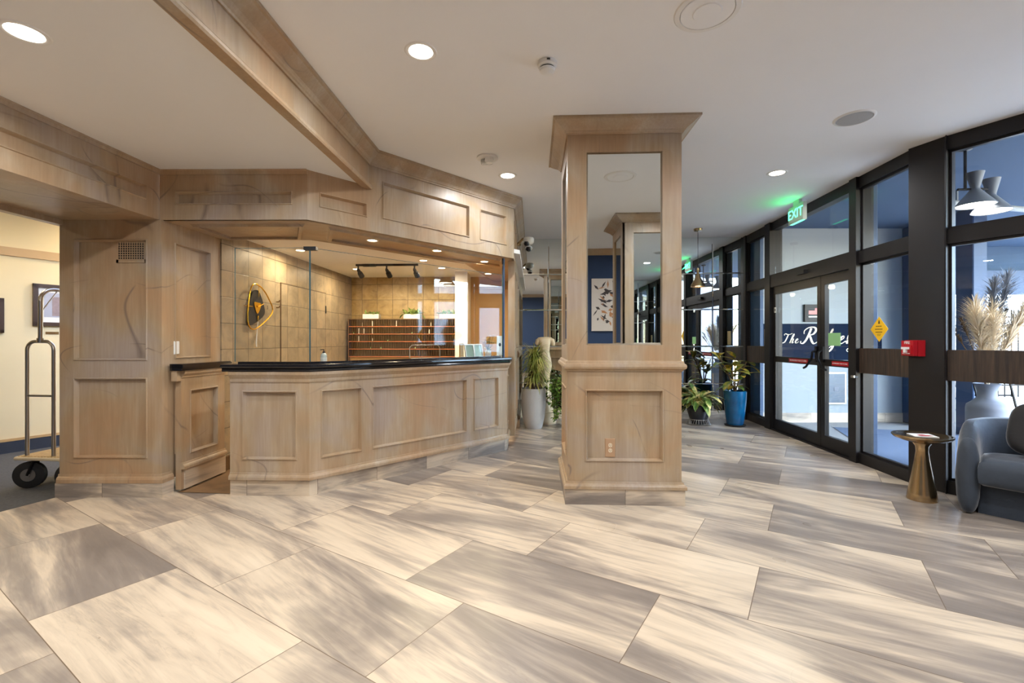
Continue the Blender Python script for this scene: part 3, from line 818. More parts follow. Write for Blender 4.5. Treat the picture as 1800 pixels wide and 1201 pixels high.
g1 = Fr(k1.xy(-.045, -.13), (-1.758, 4.04)); g2 = Fr((-1.758, 4.04), (-.115, 5.70))
def pane(fr, t0, t1, z0, z1, label):
    p = thing('glass_screen', label, 'glass screen', fr.xy((t0 + t1) / 2) + (z0,), group='counter glass screens')
    mb = MB(); fbox(mb, fr, t0 + .002, t1 - .002, -.004, .004, z0, z1); mb.build('pane', M['clear'], p)
    mb = MB()
    for t in (t0, t1 - .003): fbox(mb, fr, t, t + .003, -.0042, .0042, z0, z1)
    fbox(mb, fr, t0, t1, -.0042, .0042, z1, z1 + .003); mb.build('polished_edge', M['edge'], p)
    return p
pane(g1, 0, g1.len, 1.124, 2.113, 'short clear glass screen at the gate end of the countertop')
pane(g2, .004, g2.len, 1.124, 2.113, 'long clear glass screen over the angled countertop')
mb = MB(); fbox(mb, g2, g2.len + .003, g2.len + .022, -.014, .014, 1.111, SOF)
tag(mb.build('screen_post', plain('blue_grey_metal', srgb(58, 74, 100), .35, .4)), 'slim blue grey metal post at the end of the glass screen', 'post')
mb = MB(); mb.hexa([(-1.81, 4.03, 2.095), (-1.70, 4.03, 2.095), (-1.70, 4.075, 2.095), (-1.81, 4.075, 2.095), (-1.81, 4.03, 2.125), (-1.70, 4.03, 2.125), (-1.70, 4.075, 2.125), (-1.81, 4.075, 2.125)])
tag(mb.build('glass_clip', M['blackmetal']), 'black metal clip joining the glass screens at the corner', 'clip')

# ------------------------------------------------------------------ half-height gate, folded back along the pier
gd = Fr((-2.855, 4.012), (-2.83, 4.575))      # outward faces the counter
gate = thing('counter_gate', 'half height wood gate with black top standing open at the pier', 'gate', gd.xy(0) + (0,))
mb = MB(); panelled(mb, gd, 0, gd.len, .02, 1.05, [(.10, gd.len - .10, .31, .875)], th=.05); mb.build('gate_leaf', M['wood'], gate)
mb = MB(); fbox(mb, gd, -.06, gd.len + .02, -.055, .05, 1.05, 1.108); fbox(mb, gd, -.06, gd.len + .02, -.055, .062, 1.07, 1.10); mb.build('gate_top', M['black'], gate)
mb = MB(); mb.sweep([(0, .985), (.008, .985), (.012, 1.0), (.03, 1.02), (.034, 1.05), (0, 1.05)], [gd.xy(-.0), gd.xy(gd.len)]); fbox(mb, gd, -.05, 0, -.05, .0, .96, 1.05); mb.build('top_moulding', M['wood'], gate)
mb = MB(); mb.sweep(basemould(.195, .25, .03), [gd.xy(0), gd.xy(gd.len)]); mb.build('base_moulding', M['wood'], gate)
mb = MB(); fbox(mb, gd, 0.03, gd.len, 0, .012, .02, .195); mb.build('kick_tile', M['plinth'], gate)
fl2 = Fr(lw.xy(0), lw.xy(3))
plate('outlet_plate', fl2, .22, .455, .062, .10, M['brassplate'], 'brass outlet plate on the stone tile between gate and desk', 'outlet', 'outlet')
plate('switch_plate', pr, .16, 1.245, .06, .115, M['white'], 'white rocker switch plate on the pier side above the gate', 'switch', 'switch')
mb = MB(); fbox(mb, lw, 0, 1.0, .001, .02, .0, .14)
struct('baseboard_left', mb, M['rackwood'])
mb = MB(); mb.add([(-2.88, 4.0, .004), (-2.40, 3.96, .004), (-2.40, 6.0, .004), (-2.83, 6.0, .004)], [(0, 1, 2, 3)])
struct('floor_office', mb, plain('brown_office_floor', srgb(120, 92, 62), .6, var=.5, scale=7))

# return-air grille on the pier
gr = thing('vent_grille', 'square perforated vent grille high on the wood pier', 'vent', pf.xy(.59) + (2.0,))
mb = MB(); a, b, c, d = .458, .712, 1.965, 2.165
for q in ((a, b, c, c + .028), (a, b, d - .014, d), (a, a + .018, c, d), (b - .016, b, c, d)): fbox(mb, pf, q[0], q[1], -.027, -.021, q[2], q[3])
mb.build('frame', M['wood'], gr)
mb = MB(); n, m_ = 11, 8
for i in range(n + 1):
    x = a + .018 + i * (b - a - .034) / n; fbox(mb, pf, x - .003, x + .003, -.019, -.016, c + .028, d - .014)
for j in range(m_ + 1):
    z = c + .028 + j * (d - c - .042) / m_; fbox(mb, pf, a + .018, b - .016, -.019, -.0158, z - .003, z + .003)
mb.build('lattice', M['wood'], gr)
mb = MB(); fbox(mb, pf, a + .018, b - .016, -.0275, -.025, c + .028, d - .014); mb.build('dark_backing', M['ink'], gr)

# jib door in the tiled wall
jd = Fr(lw.xy(1.085), lw.xy(2.33))
mb = MB(); fbox(mb, jd, .004, jd.len - .004, .0, .012, .0, 2.02)
d2 = struct('door_2', mb, M['tile_side'], 'flush tiled door in the stone wall')
mb = MB()
for z in (.3, 1.72): fbox(mb, jd, jd.len - .016, jd.len - .002, .012, .022, z, z + .11)
mb.build('hinge', M['blackmetal'], d2)
mb = MB(); fbox(mb, jd, 0, jd.len, 0.0005, .0125, 2.02, 2.026); fbox(mb, jd, -.001, .0012, 0.0005, .0123, 0, 2.026); fbox(mb, jd, jd.len - .003, jd.len + .001, .0005, .0125, 0, 2.026)
mb.build('gap', M['rackwood'], d2)

# ------------------------------------------------------------------ wall clock
wc = Fr(lw.xy(.30), lw.xy(.86))            # the strip of wall behind the clock, outward = office
clock = thing('wall_clock', 'black and gold free-form clock on the stone tile wall', 'clock', wc.xy(.28) + (1.68,))
def closed_curve(pts, n=10):
    out = []; k = len(pts)
    for i in range(k):
        p0, p1, p2, p3 = (Vector(pts[(i + j - 1) % k]) for j in range(4))
        for s in range(n):
            t = s / n
            out.append(.5 * ((2 * p1) + (-p0 + p2) * t + (2 * p0 - 5 * p1 + 4 * p2 - p3) * t * t + (-p0 + 3 * p1 - 3 * p2 + p3) * t ** 3))
    return out
def plate_shape(pts, fr, o0, o1, mb):
    c = closed_curve(pts); n = len(c)
    mb.add([fr(p.x, o0, p.y) for p in c] + [fr(p.x, o1, p.y) for p in c], [tuple(range(n, 2 * n))] + [(i, (i + 1) % n, n + (i + 1) % n, n + i) for i in range(n)])
mb = MB(); plate_shape([(.10, 1.60), (.11, 1.48), (.25, 1.52), (.40, 1.62), (.36, 1.76), (.27, 1.87), (.16, 1.82)], wc, .012, .03, mb); mb.build('dial_plate', M['ink'], clock)
ring = closed_curve([(.05, 1.62), (.08, 1.46), (.22, 1.45), (.52, 1.64), (.44, 1.80), (.28, 1.915), (.12, 1.90)], 9)
mb = MB(); mb.tube([wc(p.x, .05, p.y) for p in ring] + [wc(ring[0].x, .05, ring[0].y)], .0075, 8, cap=False); mb.build('gold_ring', M['gold'], clock)
mb = MB(); plate_shape([(.19, 1.73), (.21, 1.655), (.25, 1.61), (.30, 1.67), (.315, 1.725), (.25, 1.735)], wc, .03, .038, mb); mb.build('gold_centre', M['gold'], clock)
mb = MB(); mb.tube([wc(.25, .042, 1.685), wc(.345, .046, 1.725)], .005, 6); mb.build('hand', M['gold'], clock)
mb = MB(); mb.tube([wc(.25, .042, 1.685), wc(.235, .046, 1.70)], .004, 6); mb.build('hand', M['gold'], clock)
mb = MB(); mb.tube([wc(.0, .04, 1.683), wc(.15, .04, 1.683)], .005, 6); mb.build('hour_mark', M['gold'], clock)
mb = MB(); mb.tube([wc(.27, .04, 1.80), wc(.27, .04, 1.92), wc(.27, .02, 1.95)], .004, 6); mb.build('hour_mark', M['gold'], clock)
mb = MB(); mb.tube([wc(.25, .036, 1.585), wc(.255, .036, 1.53), wc(.265, .036, 1.585), wc(.25, .036, 1.585)], .005, 6); mb.build('hour_mark', M['gold'], clock)
text('3', wc, .43, 1.69, .06, M['ink'], clock, name='numeral', o=.045)
text('6', wc, .258, 1.56, .045, M['gold'], clock, name='numeral', o=.036)
mb = MB(); mb.tube([wc(.27, .03, 1.52), wc(.25, .03, 1.40), wc(.235, .03, 1.29), wc(.24, .03, 1.24)], [.004, .004, .007, .006], 8); mb.build('pendulum', M['trimwhite'], clock)
mb = MB()
for k in range(24):
    a = 2 * PI * k / 24; mb.tube([wc(.25 + .07 * math.cos(a), .031, 1.685 + .085 * math.sin(a)), wc(.25 + .10 * math.cos(a), .031, 1.685 + .12 * math.sin(a))], .002, 4)
mb.build('minute_marks', M['ink'], clock)
# two small pegs on the wall right of the clock
for k, z in enumerate((1.78, 1.71)):
    mb = MB(); q = lw(1.0, .0, z); mb.tube([lw(1.0, 0, z), lw(1.0, .03, z), lw(1.0, .04, z + .02)], .007, 6)
    tag(mb.build('wall_hook', M['brassplate']), ['upper small brass hook on the tile wall beside the clock', 'lower small brass hook on the tile wall beside the clock'][k], 'hook', 'hooks beside the clock')

# ------------------------------------------------------------------ key rack behind the desk
kr = Fr((-2.70, 7.70), (-.92, 7.70 - .081))
rack = thing('key_rack', 'wide pigeonhole key rack in brown wood with red label strips', 'key rack', kr.xy(.9) + (0,))
zt, zb, dp = 1.665, .98, .24
rows = [1.665 - .124 * i for i in range(6)]
mb = MB(); fbox(mb, kr, 0, kr.len, -dp, -dp + .012, zb, zt); mb.build('back_board', plain('rack_back', srgb(34, 22, 16), .7), rack)
mb = MB(); fbox(mb, kr, -.02, 0, -dp, 0, 0, zt + .012); mb.build('side_panel', M['rackwood'], rack)
mb = MB(); fbox(mb, kr, kr.len, kr.len + .02, -dp, 0, 0, zt + .012); mb.build('side_panel', M['rackwood'], rack)
for i, z in enumerate(rows):
    mb = MB(); fbox(mb, kr, 0, kr.len, -dp, 0, z, z + .012); sh = mb.build('shelf', M['rackwood'], rack)
    if i:
        mb = MB(); fbox(mb, kr, 0, kr.len, 0, .004, z + .001, z + .010); mb.build('label_strip', M['rackred'], sh)
nd = 62
for k in range(1, nd):
    mb = MB(); t = kr.len * k / nd; fbox(mb, kr, t - .0032, t + .0032, -dp + .012, -.002, rows[5] + .012, rows[0]); mb.build('divider', M['rackwood'], rack)
mb = MB(); fbox(mb, kr, 0, kr.len, -dp, -.03, 0, rows[5]); mb.build('base_cabinet', M['tanwood'], rack)
def slot(k, row): return kr.len * (k + .5) / nd, rows[row + 1] + .012
for k, row, h, w in ((7, 0, .06, .006), (13, 0, .085, .018), (27, 0, .09, .016), (5, 1, .09, .014), (8, 1, .085, .012), (13, 1, .09, .012), (5, 2, .085, .016), (13, 2, .05, .012), (46, 1, .07, .016), (47, 0, .06, .010)):
    t, z = slot(k, row); mb = MB()
    mb.hexa([kr(t - w / 2, -.02, z), kr(t + w / 2, -.02, z), kr(t + w / 2, -.16, z), kr(t - w / 2, -.16, z), kr(t - w / 2 + .004, -.012, z + h), kr(t + w / 2 + .002, -.012, z + h), kr(t + w / 2, -.16, z + h), kr(t - w / 2, -.16, z + h)])
    row_w = ['top', 'second', 'third'][row]
    tag(mb.build('folded_letter', M['paper']), 'white letter in slot %d from the rack end next to the tile wall, %s row' % (k + 1, row_w), 'letter', 'letters in the key rack')
for k, row in ((2, 1), (36, 1), (12, 3), (18, 3), (38, 3), (45, 3), (22, 2)):
    t, z = slot(k, row); mb = MB()
    mb.lathe([(.004, 0), (.012, .004), (.013, .014), (.008, .022), (0, .024)], kr(t, -.03, z), 10)
    mb.tube([kr(t, -.03, z + .02), kr(t + .004, -.01, z + .03)], .003, 5)
    tag(mb.build('key_fob', M['brass'] if k % 2 else M['greenlabel']), 'small key fob in slot %d from the tile wall, %s row of the key rack' % (k + 1, ['top', 'second', 'third', 'fourth'][row]), 'key fob', 'key fobs in the key rack')

# planters with succulents on the rack
def leaf(mb, base, d, ln, w, droop=.3, n=6, fold=.25, side=None):
    """one pointed, arching, folded leaf"""
    base = Vector(base); d = Vector(d).normalized(); up = Vector((0, 0, 1))
    sd = d.cross(up)
    sd = sd.normalized() if sd.length > .05 else Vector((1, 0, 0))
    if side: sd = Vector(side).normalized()
    mid, lf, rt = [], [], []
    p = base.copy(); q = d.copy()
    for i in range(n + 1):
        t = i / n; ww = w * .5 * (math.sin(PI * min(1, t * .92 + .06)) ** .8) * (1 if t < .98 else .1)
        nn = sd.cross(q).normalized()
        mid.append(tuple(p)); lf.append(tuple(p - sd * ww + nn * ww * fold)); rt.append(tuple(p + sd * ww + nn * ww * fold))
        q = (q + Vector((0, 0, -droop / n))).normalized(); p = p + q * (ln / n)
    mb.strip(lf, mid); mb.strip(mid, rt)
for k, (t, h, gg) in enumerate(((.34, .075, .6), (1.03, .11, 1.0), (1.63, .085, .9))):
    w = .27
    pt = thing('succulent_planter', ['white trough of pale succulents on the rack end by the tile wall', 'white trough of tall trailing succulents on the middle of the rack', 'white trough of bushy succulents on the rack end by the tan panel'][k], 'planter', kr.xy(t, -.12) + (zt + .012,), group='planters on the key rack')
    mb = MB()
    for q in ((t - w / 2, t + w / 2, -.18, -.168, 0, .08), (t - w / 2, t + w / 2, -.072, -.06, 0, .08), (t - w / 2, t - w / 2 + .012, -.168, -.072, 0, .08), (t + w / 2 - .012, t + w / 2, -.168, -.072, 0, .08), (t - w / 2, t + w / 2, -.168, -.072, 0, .05)):
        fbox(mb, kr, q[0], q[1], q[2], q[3], zt + .012 + q[4], zt + .012 + q[5])
    mb.build('trough', M['trimwhite'], pt)
    mb = MB()
    for i in range(70 if k else 45):
        b = kr(t + R.uniform(-w * .46, w * .46), -.12 + R.uniform(-.04, .04), zt + .075)
        a = R.uniform(0, 2 * PI)
        leaf(mb, b, (math.cos(a) * .8, math.sin(a) * .6 - .2, R.uniform(.4, 1.6)), R.uniform(.7, 1.6) * h, .03, R.uniform(.2, 1.2), 4)
    if k == 1:
        for sx in (-1, 1):
            for i in range(10):
                leaf(mb, kr(t + sx * w * .46, -.12 + R.uniform(-.04, .04), zt + .08), (sx, R.uniform(-.4, .2), .8), .13, .018, 2.6, 5)
    mb.build('foliage', M['succ'], pt)

# ------------------------------------------------------------------ track light and recessed lamps
tk = Fr((-2.22, 6.62), (-1.33, 6.58))
track = thing('track_light', 'black ceiling track with three spot heads above the office', 'track light', tk.xy(.45) + (OFF,))
mb = MB(); fbox(mb, tk, 0, tk.len, -.018, .018, OFF - .028, OFF); fbox(mb, tk, .1, .28, -.03, .03, OFF - .034, OFF); mb.build('rail', M['blackmetal'], track)
for k, t in enumerate((.03, .44, .84)):
    mb = MB(); mb.tube([tk(t, 0, OFF - .028), tk(t, 0, OFF - .09)], .011, 8)
    a = Vector(tk(t, 0, OFF - .08)); d = Vector((.18, .72, -.66)).normalized()
    mb.tube([a - d * .02, a, a + d * .05, a + d * .055, a + d * .13], [.012, .022, .026, .035, .038], 14)
    hd = mb.build('spot_head', M['blackmetal'], track)
    mb = MB(); e = a + d * .131
    mb.tube([e, e + d * .002], .030, 14); mb.build('bulb', M['lamp_warm'], hd)
    s = bpy.data.lights.new('spot', 'SPOT'); s.energy = 48 * LAMP; s.color = (1, .80, .50); s.spot_size = math.radians(100); s.spot_blend = .7; s.shadow_soft_size = .03
    so = bpy.data.objects.new('track_spot', s); COL.objects.link(so); so.location = e + d * .012
    so.rotation_euler = d.to_track_quat('-Z', 'Y').to_euler(); so.parent = track; so.location = so.location - Vector(WORLD[track.name])

def downlight(x, y, z, label, watts, r=.085, warm=True, group=None, name='ceiling_light'):
    t = thing(name, label, 'ceiling light', (x, y, z), group=group)
    mb = MB(); n = 32
    prof = [(r * .80, -.001), (r * .86, -.005), (r * 1.06, -.005), (r * 1.12, 0.0)]
    mb.lathe(prof, (x, y, z), n); mb.build('trim_ring', M['trimwhite'], t)
    mb = MB(); mb.lathe([(0, -.0035), (r * .80, -.0035), (r * .80, -.001)], (x, y, z), n); mb.build('lens', M['lamp_warm' if warm else 'lamp_on'], t)
    a = bpy.data.lights.new('downlight', 'AREA'); a.shape = 'DISK'; a.size = r * 1.5; a.energy = watts * LAMP
    a.color = (1.0, .80, .54) if warm else (.975, .985, 1.0); a.spread = math.radians(170)
    ao = bpy.data.objects.new('downlight_source', a); COL.objects.link(ao); ao.parent = t; ao.location = (0, 0, -.008)
    return t
for x, y, lab in ((-.553, 2.82, 'bright round ceiling light in front of the crown beam'), (-.047, 4.93, 'round ceiling light between strobe alarm and column'), (2.766, 4.85, 'round ceiling light nearest the exit sign')):
    downlight(x, y, CEIL, lab, 24 if y == 4.93 else 42, .088, False)
downlight(-2.27, 2.165, LOW, 'round ceiling light in the lower ceiling by the corridor header', 46, .085, False)
for x, y in ((1.9, 1.9), (3.3, 1.6), (-.4, .3), (2.9, -.4), (4.7, -.2), (1.2, 6.4), (2.6, 6.9)):  # extra lamps out of view, added to fill the lobby with light
    if y > 5: continue
    downlight(x, y, CEIL, 'added round fill light out of view in the lobby ceiling', 42, .088, False, group='added fill lights out of view')
downlight(-2.3, -.2, LOW, 'added round fill light of the lower ceiling, behind the viewer', 34, .085, False)  # also added out of view, for more fill
for x, y, lab in ((-1.41, 4.69, 'soffit light over the desk corner'), (-.842, 5.22, 'soffit light over the middle of the long desk panel'), (-.353, 5.93, 'soffit light nearest the glass screen end')):
    downlight(x, y, SOF, lab, 12, .055)
for x, y, lab in ((-2.36, 7.05, 'office ceiling light behind the track light'), (-1.05, 6.95, 'office ceiling light beside the cream wall end'), (-2.55, 5.6, 'office ceiling light near the clock wall'), (-1.2, 6.3, 'office ceiling light between soffit and rack')):
    downlight(x, y, OFF, lab, 9 if x == -1.05 else 20, .06)
downlight(-.36, 7.0, SOF, 'soffit light in front of the tan panel', 9, .055)
for x, y in ((-5.2, 4.2), (-5.0, 6.2), (-5.6, 1.2)):
    downlight(x, y, 2.92, 'warm corridor ceiling light', 26, .08, group='corridor lights hidden behind the pier')

# ------------------------------------------------------------------ things on the ceiling and posts
ex = Fr((3.545, 5.96), (3.525, 5.63))          # sign face towards the lobby
es = thing('exit_sign', 'green lit EXIT sign hanging below the ceiling by the doors', 'exit sign', ex.xy(.165) + (2.785,))
mb = MB(); fbox(mb, ex, 0, ex.len, -.045, 0, 2.785, 3.0); fbox(mb, ex, .10, .23, -.04, -.005, 3.0, CEIL); mb.build('housing', M['exit_white'], es)
mb = MB(); fbox(mb, ex, .012, ex.len - .012, .0005, .004, 2.80, 2.985); mb.build('face_plate', M['exit_white'], es)
text('EXIT', ex, ex.len / 2, 2.892, .165, M['exit_green'], es, o=.006)
mb = MB(); fbox(mb, ex, .03, ex.len - .03, -.04, -.005, 2.782, 2.785); mb.build('light_slot', M['exit_green'], es)
g = bpy.data.lights.new('exit_glow', 'AREA'); g.shape = 'RECTANGLE'; g.size = .28; g.size_y = .16; g.energy = 0.7; g.color = (.05, 1.0, .3)
go = bpy.data.objects.new('exit_glow', g); COL.objects.link(go); go.parent = es
go.location = Vector(ex(.165, .03, 2.90)) - Vector(WORLD[es.name]); go.rotation_euler = Vector((-.75, 0, .66)).to_track_quat('-Z', 'Y').to_euler()

def disc_thing(name, label, cat, x, y, z, parts):
    t = thing(name, label, cat, (x, y, z))
    for nm, prof, mat in parts:
        mb = MB(); mb.lathe(prof, (x, y, z), 32); mb.build(nm, M[mat], t)
    return t
sd = disc_thing('smoke_detector', 'white smoke detector on the ceiling left of the column top', 'smoke detector', .222, 2.93, CEIL,
    [('base', [(.058, 0), (.062, -.012), (.060, -.026), (.050, -.032)], 'trimwhite'), ('sensing_chamber', [(.050, -.032), (.044, -.034), (.044, -.042), (.050, -.044), (.046, -.058), (.03, -.066), (0, -.068)], 'white')])
mb = MB(); mb.lathe([(.0445, -.0345), (.0448, -.0415)], (.222, 2.93, CEIL), 32); mb.build('vent_slot', M['ink'], sd)
mb = MB(); mb.box(.215, .235, 2.93 - .063, 2.93 - .059, CEIL - .018, CEIL - .008); mb.build('indicator', M['ink'], sd)
st = disc_thing('strobe_alarm', 'white ceiling strobe alarm with clear lens above the desk fascia', 'fire alarm strobe', -.236, 4.44, CEIL, [('base', [(.10, 0), (.102, -.014), (.09, -.022), (0, -.022)], 'trimwhite')])
mb = MB(); mb.bevbox(-.236 - .06, -.236 + .05, 4.41, 4.47, CEIL - .065, CEIL - .022, .008); mb.build('strobe_lens', plain('clear_strobe', srgb(190, 190, 186), .12, var=.25, scale=60), st)
mb = MB(); mb.lathe([(.042, -.022), (.045, -.05), (.03, -.07), (0, -.075)], (-.215, 4.40, CEIL), 16); mb.build('sensor_dome', M['trimwhite'], st)
text('FIRE', Fr((-.296, 4.405), (-.186, 4.405)), .055, CEIL - .035, .028, M['ink'], st, o=.003)
disc_thing('ceiling_speaker', 'large round speaker at the top edge beyond the downlight', 'speaker', 1.04, 2.475, CEIL, [('rim', [(.135, -.0005), (.140, -.008), (.165, -.006), (.17, 0)], 'trimwhite'), ('grille', [(0, -.012), (.07, -.012), (.075, -.007), (.135, -.007)], 'ceil')])
disc_thing('ceiling_speaker', 'round grey speaker grille near the window wall', 'speaker', 2.695, 3.66, CEIL, [('rim', [(.120, -.0005), (.125, -.008), (.14, -.004), (.143, 0)], 'trimwhite'), ('grille', [(0, -.009), (.120, -.007)], 'speakerg')])

# dome cameras on a bracket of the side wall
cx, cy, cz = .245, 6.85, 2.76
dc = thing('security_camera', 'white double lens dome camera bracketed off the fascia side wall', 'camera', (fc.xy(.9)[0], cy, cz))
mb = MB(); mb.tube([(.09, cy, cz - .02), (.16, cy, cz + .05), (cx, cy, cz + .07)], .018, 8); mb.lathe([(0, -.02), (.03, -.02), (.03, .02), (0, .02)], (.10, cy, cz - .03), 14); mb.build('bracket', M['brass'], dc)
mb = MB(); mb.lathe([(.0, .075), (.07, .07), (.08, .05), (.078, .0), (.05, -.03), (0, -.04)], (cx, cy, cz), 24); mb.build('housing', M['white'], dc)
for dz, dx in ((-.02, -.03), (-.10, -.0)):
    mb = MB(); mb.lathe([(0, -.045), (.03, -.036), (.045, -.01), (.045, .02), (0, .03)], (cx + dx, cy - .035, cz + dz), 18); mb.build('lens_dome', M['blackglaze'], dc)
    mb = MB(); mb.lathe([(.045, .0), (.052, .005), (.052, .025), (.02, .05), (0, .05)], (cx + dx, cy - .025, cz + dz), 18); mb.build('shroud', M['white'], dc)

# pendant in front of the mirrors
px, py = 2.905, 7.26
pd = thing('pendant_lamp', 'small brass cone pendant hanging in front of the mirror wall', 'pendant lamp', (px, py, CEIL))
mb = MB(); mb.lathe([(.0, -.035), (.06, -.03), (.065, 0)], (px, py, CEIL), 24); mb.build('canopy', M['brass'], pd)
mb = MB(); mb.tube([(px, py, CEIL - .03), (px, py, 2.46)], .004, 6); mb.build('cable', M['blackmetal'], pd)
mb = MB(); mb.lathe([(0, .30), (.016, .29), (.02, .21), (.045, .13), (.105, .03), (.108, .0), (.104, .0), (.04, .12), (.0, .18)], (px, py, 2.155), 28); mb.build('shade', M['brass'], pd)
mb = MB(); mb.lathe([(0, -.0), (.03, .008), (.045, .03), (.03, .06), (0, .07)], (px, py, 2.165), 16); mb.build('bulb', M['lamp_warm'], pd)
l = bpy.data.lights.new('pendant', 'POINT'); l.energy = 8 * LAMP; l.color = (1, .78, .48); l.shadow_soft_size = .04
lo = bpy.data.objects.new('pendant_glow', l); COL.objects.link(lo); lo.parent = pd; lo.location = (0, 0, 2.14 - CEIL)

# fire alarm pull station on the corner post
pu = Fr((3.575, 4.268), (3.567, 4.132))       # the face looks into the lobby
al = thing('fire_alarm_pull', 'red fire alarm pull station on the dark corner post', 'fire alarm', pu.xy(.06) + (1.172,))
mb = MB(); fbox(mb, pu, 0, pu.len, -.035, 0, 1.172, 1.308); mb.build('front_cover', M['red'], al)
mb = MB(); fbox(mb, pu, -.004, pu.len + .004, -.10, -.038, 1.168, 1.312); mb.build('back_box', M['red'], al)
mb = MB(); fbox(mb, pu, .014, pu.len - .014, 0, .010, 1.184, 1.266); mb.build('pull_plate', M['red'], al)
mb = MB(); fbox(mb, pu, .030, pu.len - .030, .010, .026, 1.230, 1.250); fbox(mb, pu, .054, pu.len - .054, .010, .026, 1.200, 1.232); mb.build('t_handle', M['white'], al)
text('FIRE', pu, pu.len / 2, 1.288, .036, M['white'], al, o=.001)
text('PULL DOWN', pu, pu.len / 2, 1.191, .014, M['white'], al, o=.0105)

# ------------------------------------------------------------------ plants by the mirrors
def pot(t, name, prof, c, mat, n=32):
    mb = MB(); mb.lathe(prof, c, n); return mb.build(name, M[mat], t)
c = (.325, 6.99, 0)
gp = thing('potted_grass_plant', 'tall grey planter with arching grassy plant beside the desk end', 'potted plant', c)
pot(gp, 'planter', [(0, .0), (.118, .0), (.13, .02), (.165, .16), (.182, .32), (.186, .45), (.18, .60), (.172, .60), (.165, .56), (0, .56)], c, 'concrete')
pot(gp, 'soil', [(0, .57), (.166, .565)], c, 'soil')
mb = MB()
for i in range(16):
    a = R.uniform(0, 2 * PI); r = R.uniform(.01, .06)
    mb.tube([(c[0] + r * math.cos(a), c[1] + r * math.sin(a), .56), (c[0] + 1.4 * r * math.cos(a), c[1] + 1.4 * r * math.sin(a), .85)], .008, 5)
mb.build('stem', M['stem'], gp)
mb = MB()
for i in range(560):
    a = R.uniform(0, 2 * PI); z = R.uniform(.62, 1.12); r = R.uniform(.0, .05)
    d = (math.cos(a) * .75 - .20, math.sin(a) * .75, R.uniform(.5, 1.7))
    if d[0] < -.55: d = (-.55, d[1], d[2])
    if d[0] < 0 and d[2] < .9: continue
    if c[0] + .01 + r * math.cos(a) + .36 * d[0] / math.sqrt(d[0] ** 2 + d[1] ** 2 + d[2] ** 2) < .155: continue
    leaf(mb, (c[0] + .01 + r * math.cos(a), c[1] + r * math.sin(a), z), d, R.uniform(.22, .34 if d[0] < -.2 else .42), R.uniform(.010, .017), R.uniform(1.2, 3.0), 6, .15)
mb.build('foliage', M['grass'], gp)

# ivy trailing from a stand hidden behind the column
c = (.61, 6.95, 0)
iv = thing('trailing_ivy', 'green trailing ivy in a low pot beside the statue', 'potted plant', c)
pot(iv, 'pot', [(0, .0), (.10, .0), (.12, .16), (.14, .48), (.125, .48), (.12, .44), (0, .44)], (c[0] + .26, c[1] + .05, 0), 'blackglaze', 20)
mb = MB(); mv = MB()
for s in range(20):
    a = R.uniform(0, 2 * PI); p = Vector((c[0] + .26 + .07 * math.cos(a), c[1] + .05 * math.sin(a), .50)); pts = [p.copy()]
    tip = Vector((-R.uniform(.08, .30), math.sin(a) * .12, R.uniform(.10, .36)))
    ln = R.uniform(.3, .75)
    for k in range(14):
        t = k / 13
        q = Vector((p.x + tip.x * min(1, t * 2.2), p.y + tip.y * min(1, t * 2.2), p.z + tip.z * math.sin(min(1, t * 2) * PI / 2) - max(0, t - .25) * ln))
        q.z = max(q.z, .05); pts.append(q)
        for h in range(2):
            b = R.uniform(0, 2 * PI); leaf(mb, q, (math.cos(b), math.sin(b) - .3, R.uniform(-.6, .5)), R.uniform(.05, .085), R.uniform(.04, .055), .6, 4, .2)
    mv.tube(pts, .003, 4)
mv.build('vine', M['stem'], iv); mb.build('foliage', M['ivy'], iv)

# dark pot, variegated leaves, metal stand
c = (2.93, 7.30, 0)
dp_ = thing('variegated_plant', 'bushy yellow variegated plant in a black pot on a metal stand', 'potted plant', c)
mb = MB()
mb.lathe([(.165, .006), (.18, .002), (.185, .010), (.17, .014)], c, 36); mb.lathe([(.13, .085), (.135, .08), (.137, .09)], c, 36)
for k in range(26):
    a = 2 * PI * k / 26; mb.tube([(c[0] + .17 * math.cos(a), c[1] + .17 * math.sin(a), .010), (c[0] + .155 * math.cos(a), c[1] + .155 * math.sin(a), .05), (c[0] + .134 * math.cos(a), c[1] + .134 * math.sin(a), .086)], .0035, 5)
mb.build('stand', M['steel'], dp_)
pot(dp_, 'pot', [(0, .012), (.105, .012), (.125, .07), (.165, .19), (.172, .25), (.165, .30), (.155, .30), (.15, .27), (0, .27)], c, 'blackglaze')
mb = MB()
for i in range(70):
    a = R.uniform(0, 2 * PI); el = R.uniform(.25, 1.8)
    b = (c[0] + .06 * math.cos(a), c[1] + .06 * math.sin(a), .30 + R.uniform(0, .14))
    leaf(mb, b, (math.cos(a), math.sin(a), el), R.uniform(.26, .42), R.uniform(.07, .105), R.uniform(1.0, 2.5), 7, .22)
mb.build('foliage', M['varieg'], dp_)

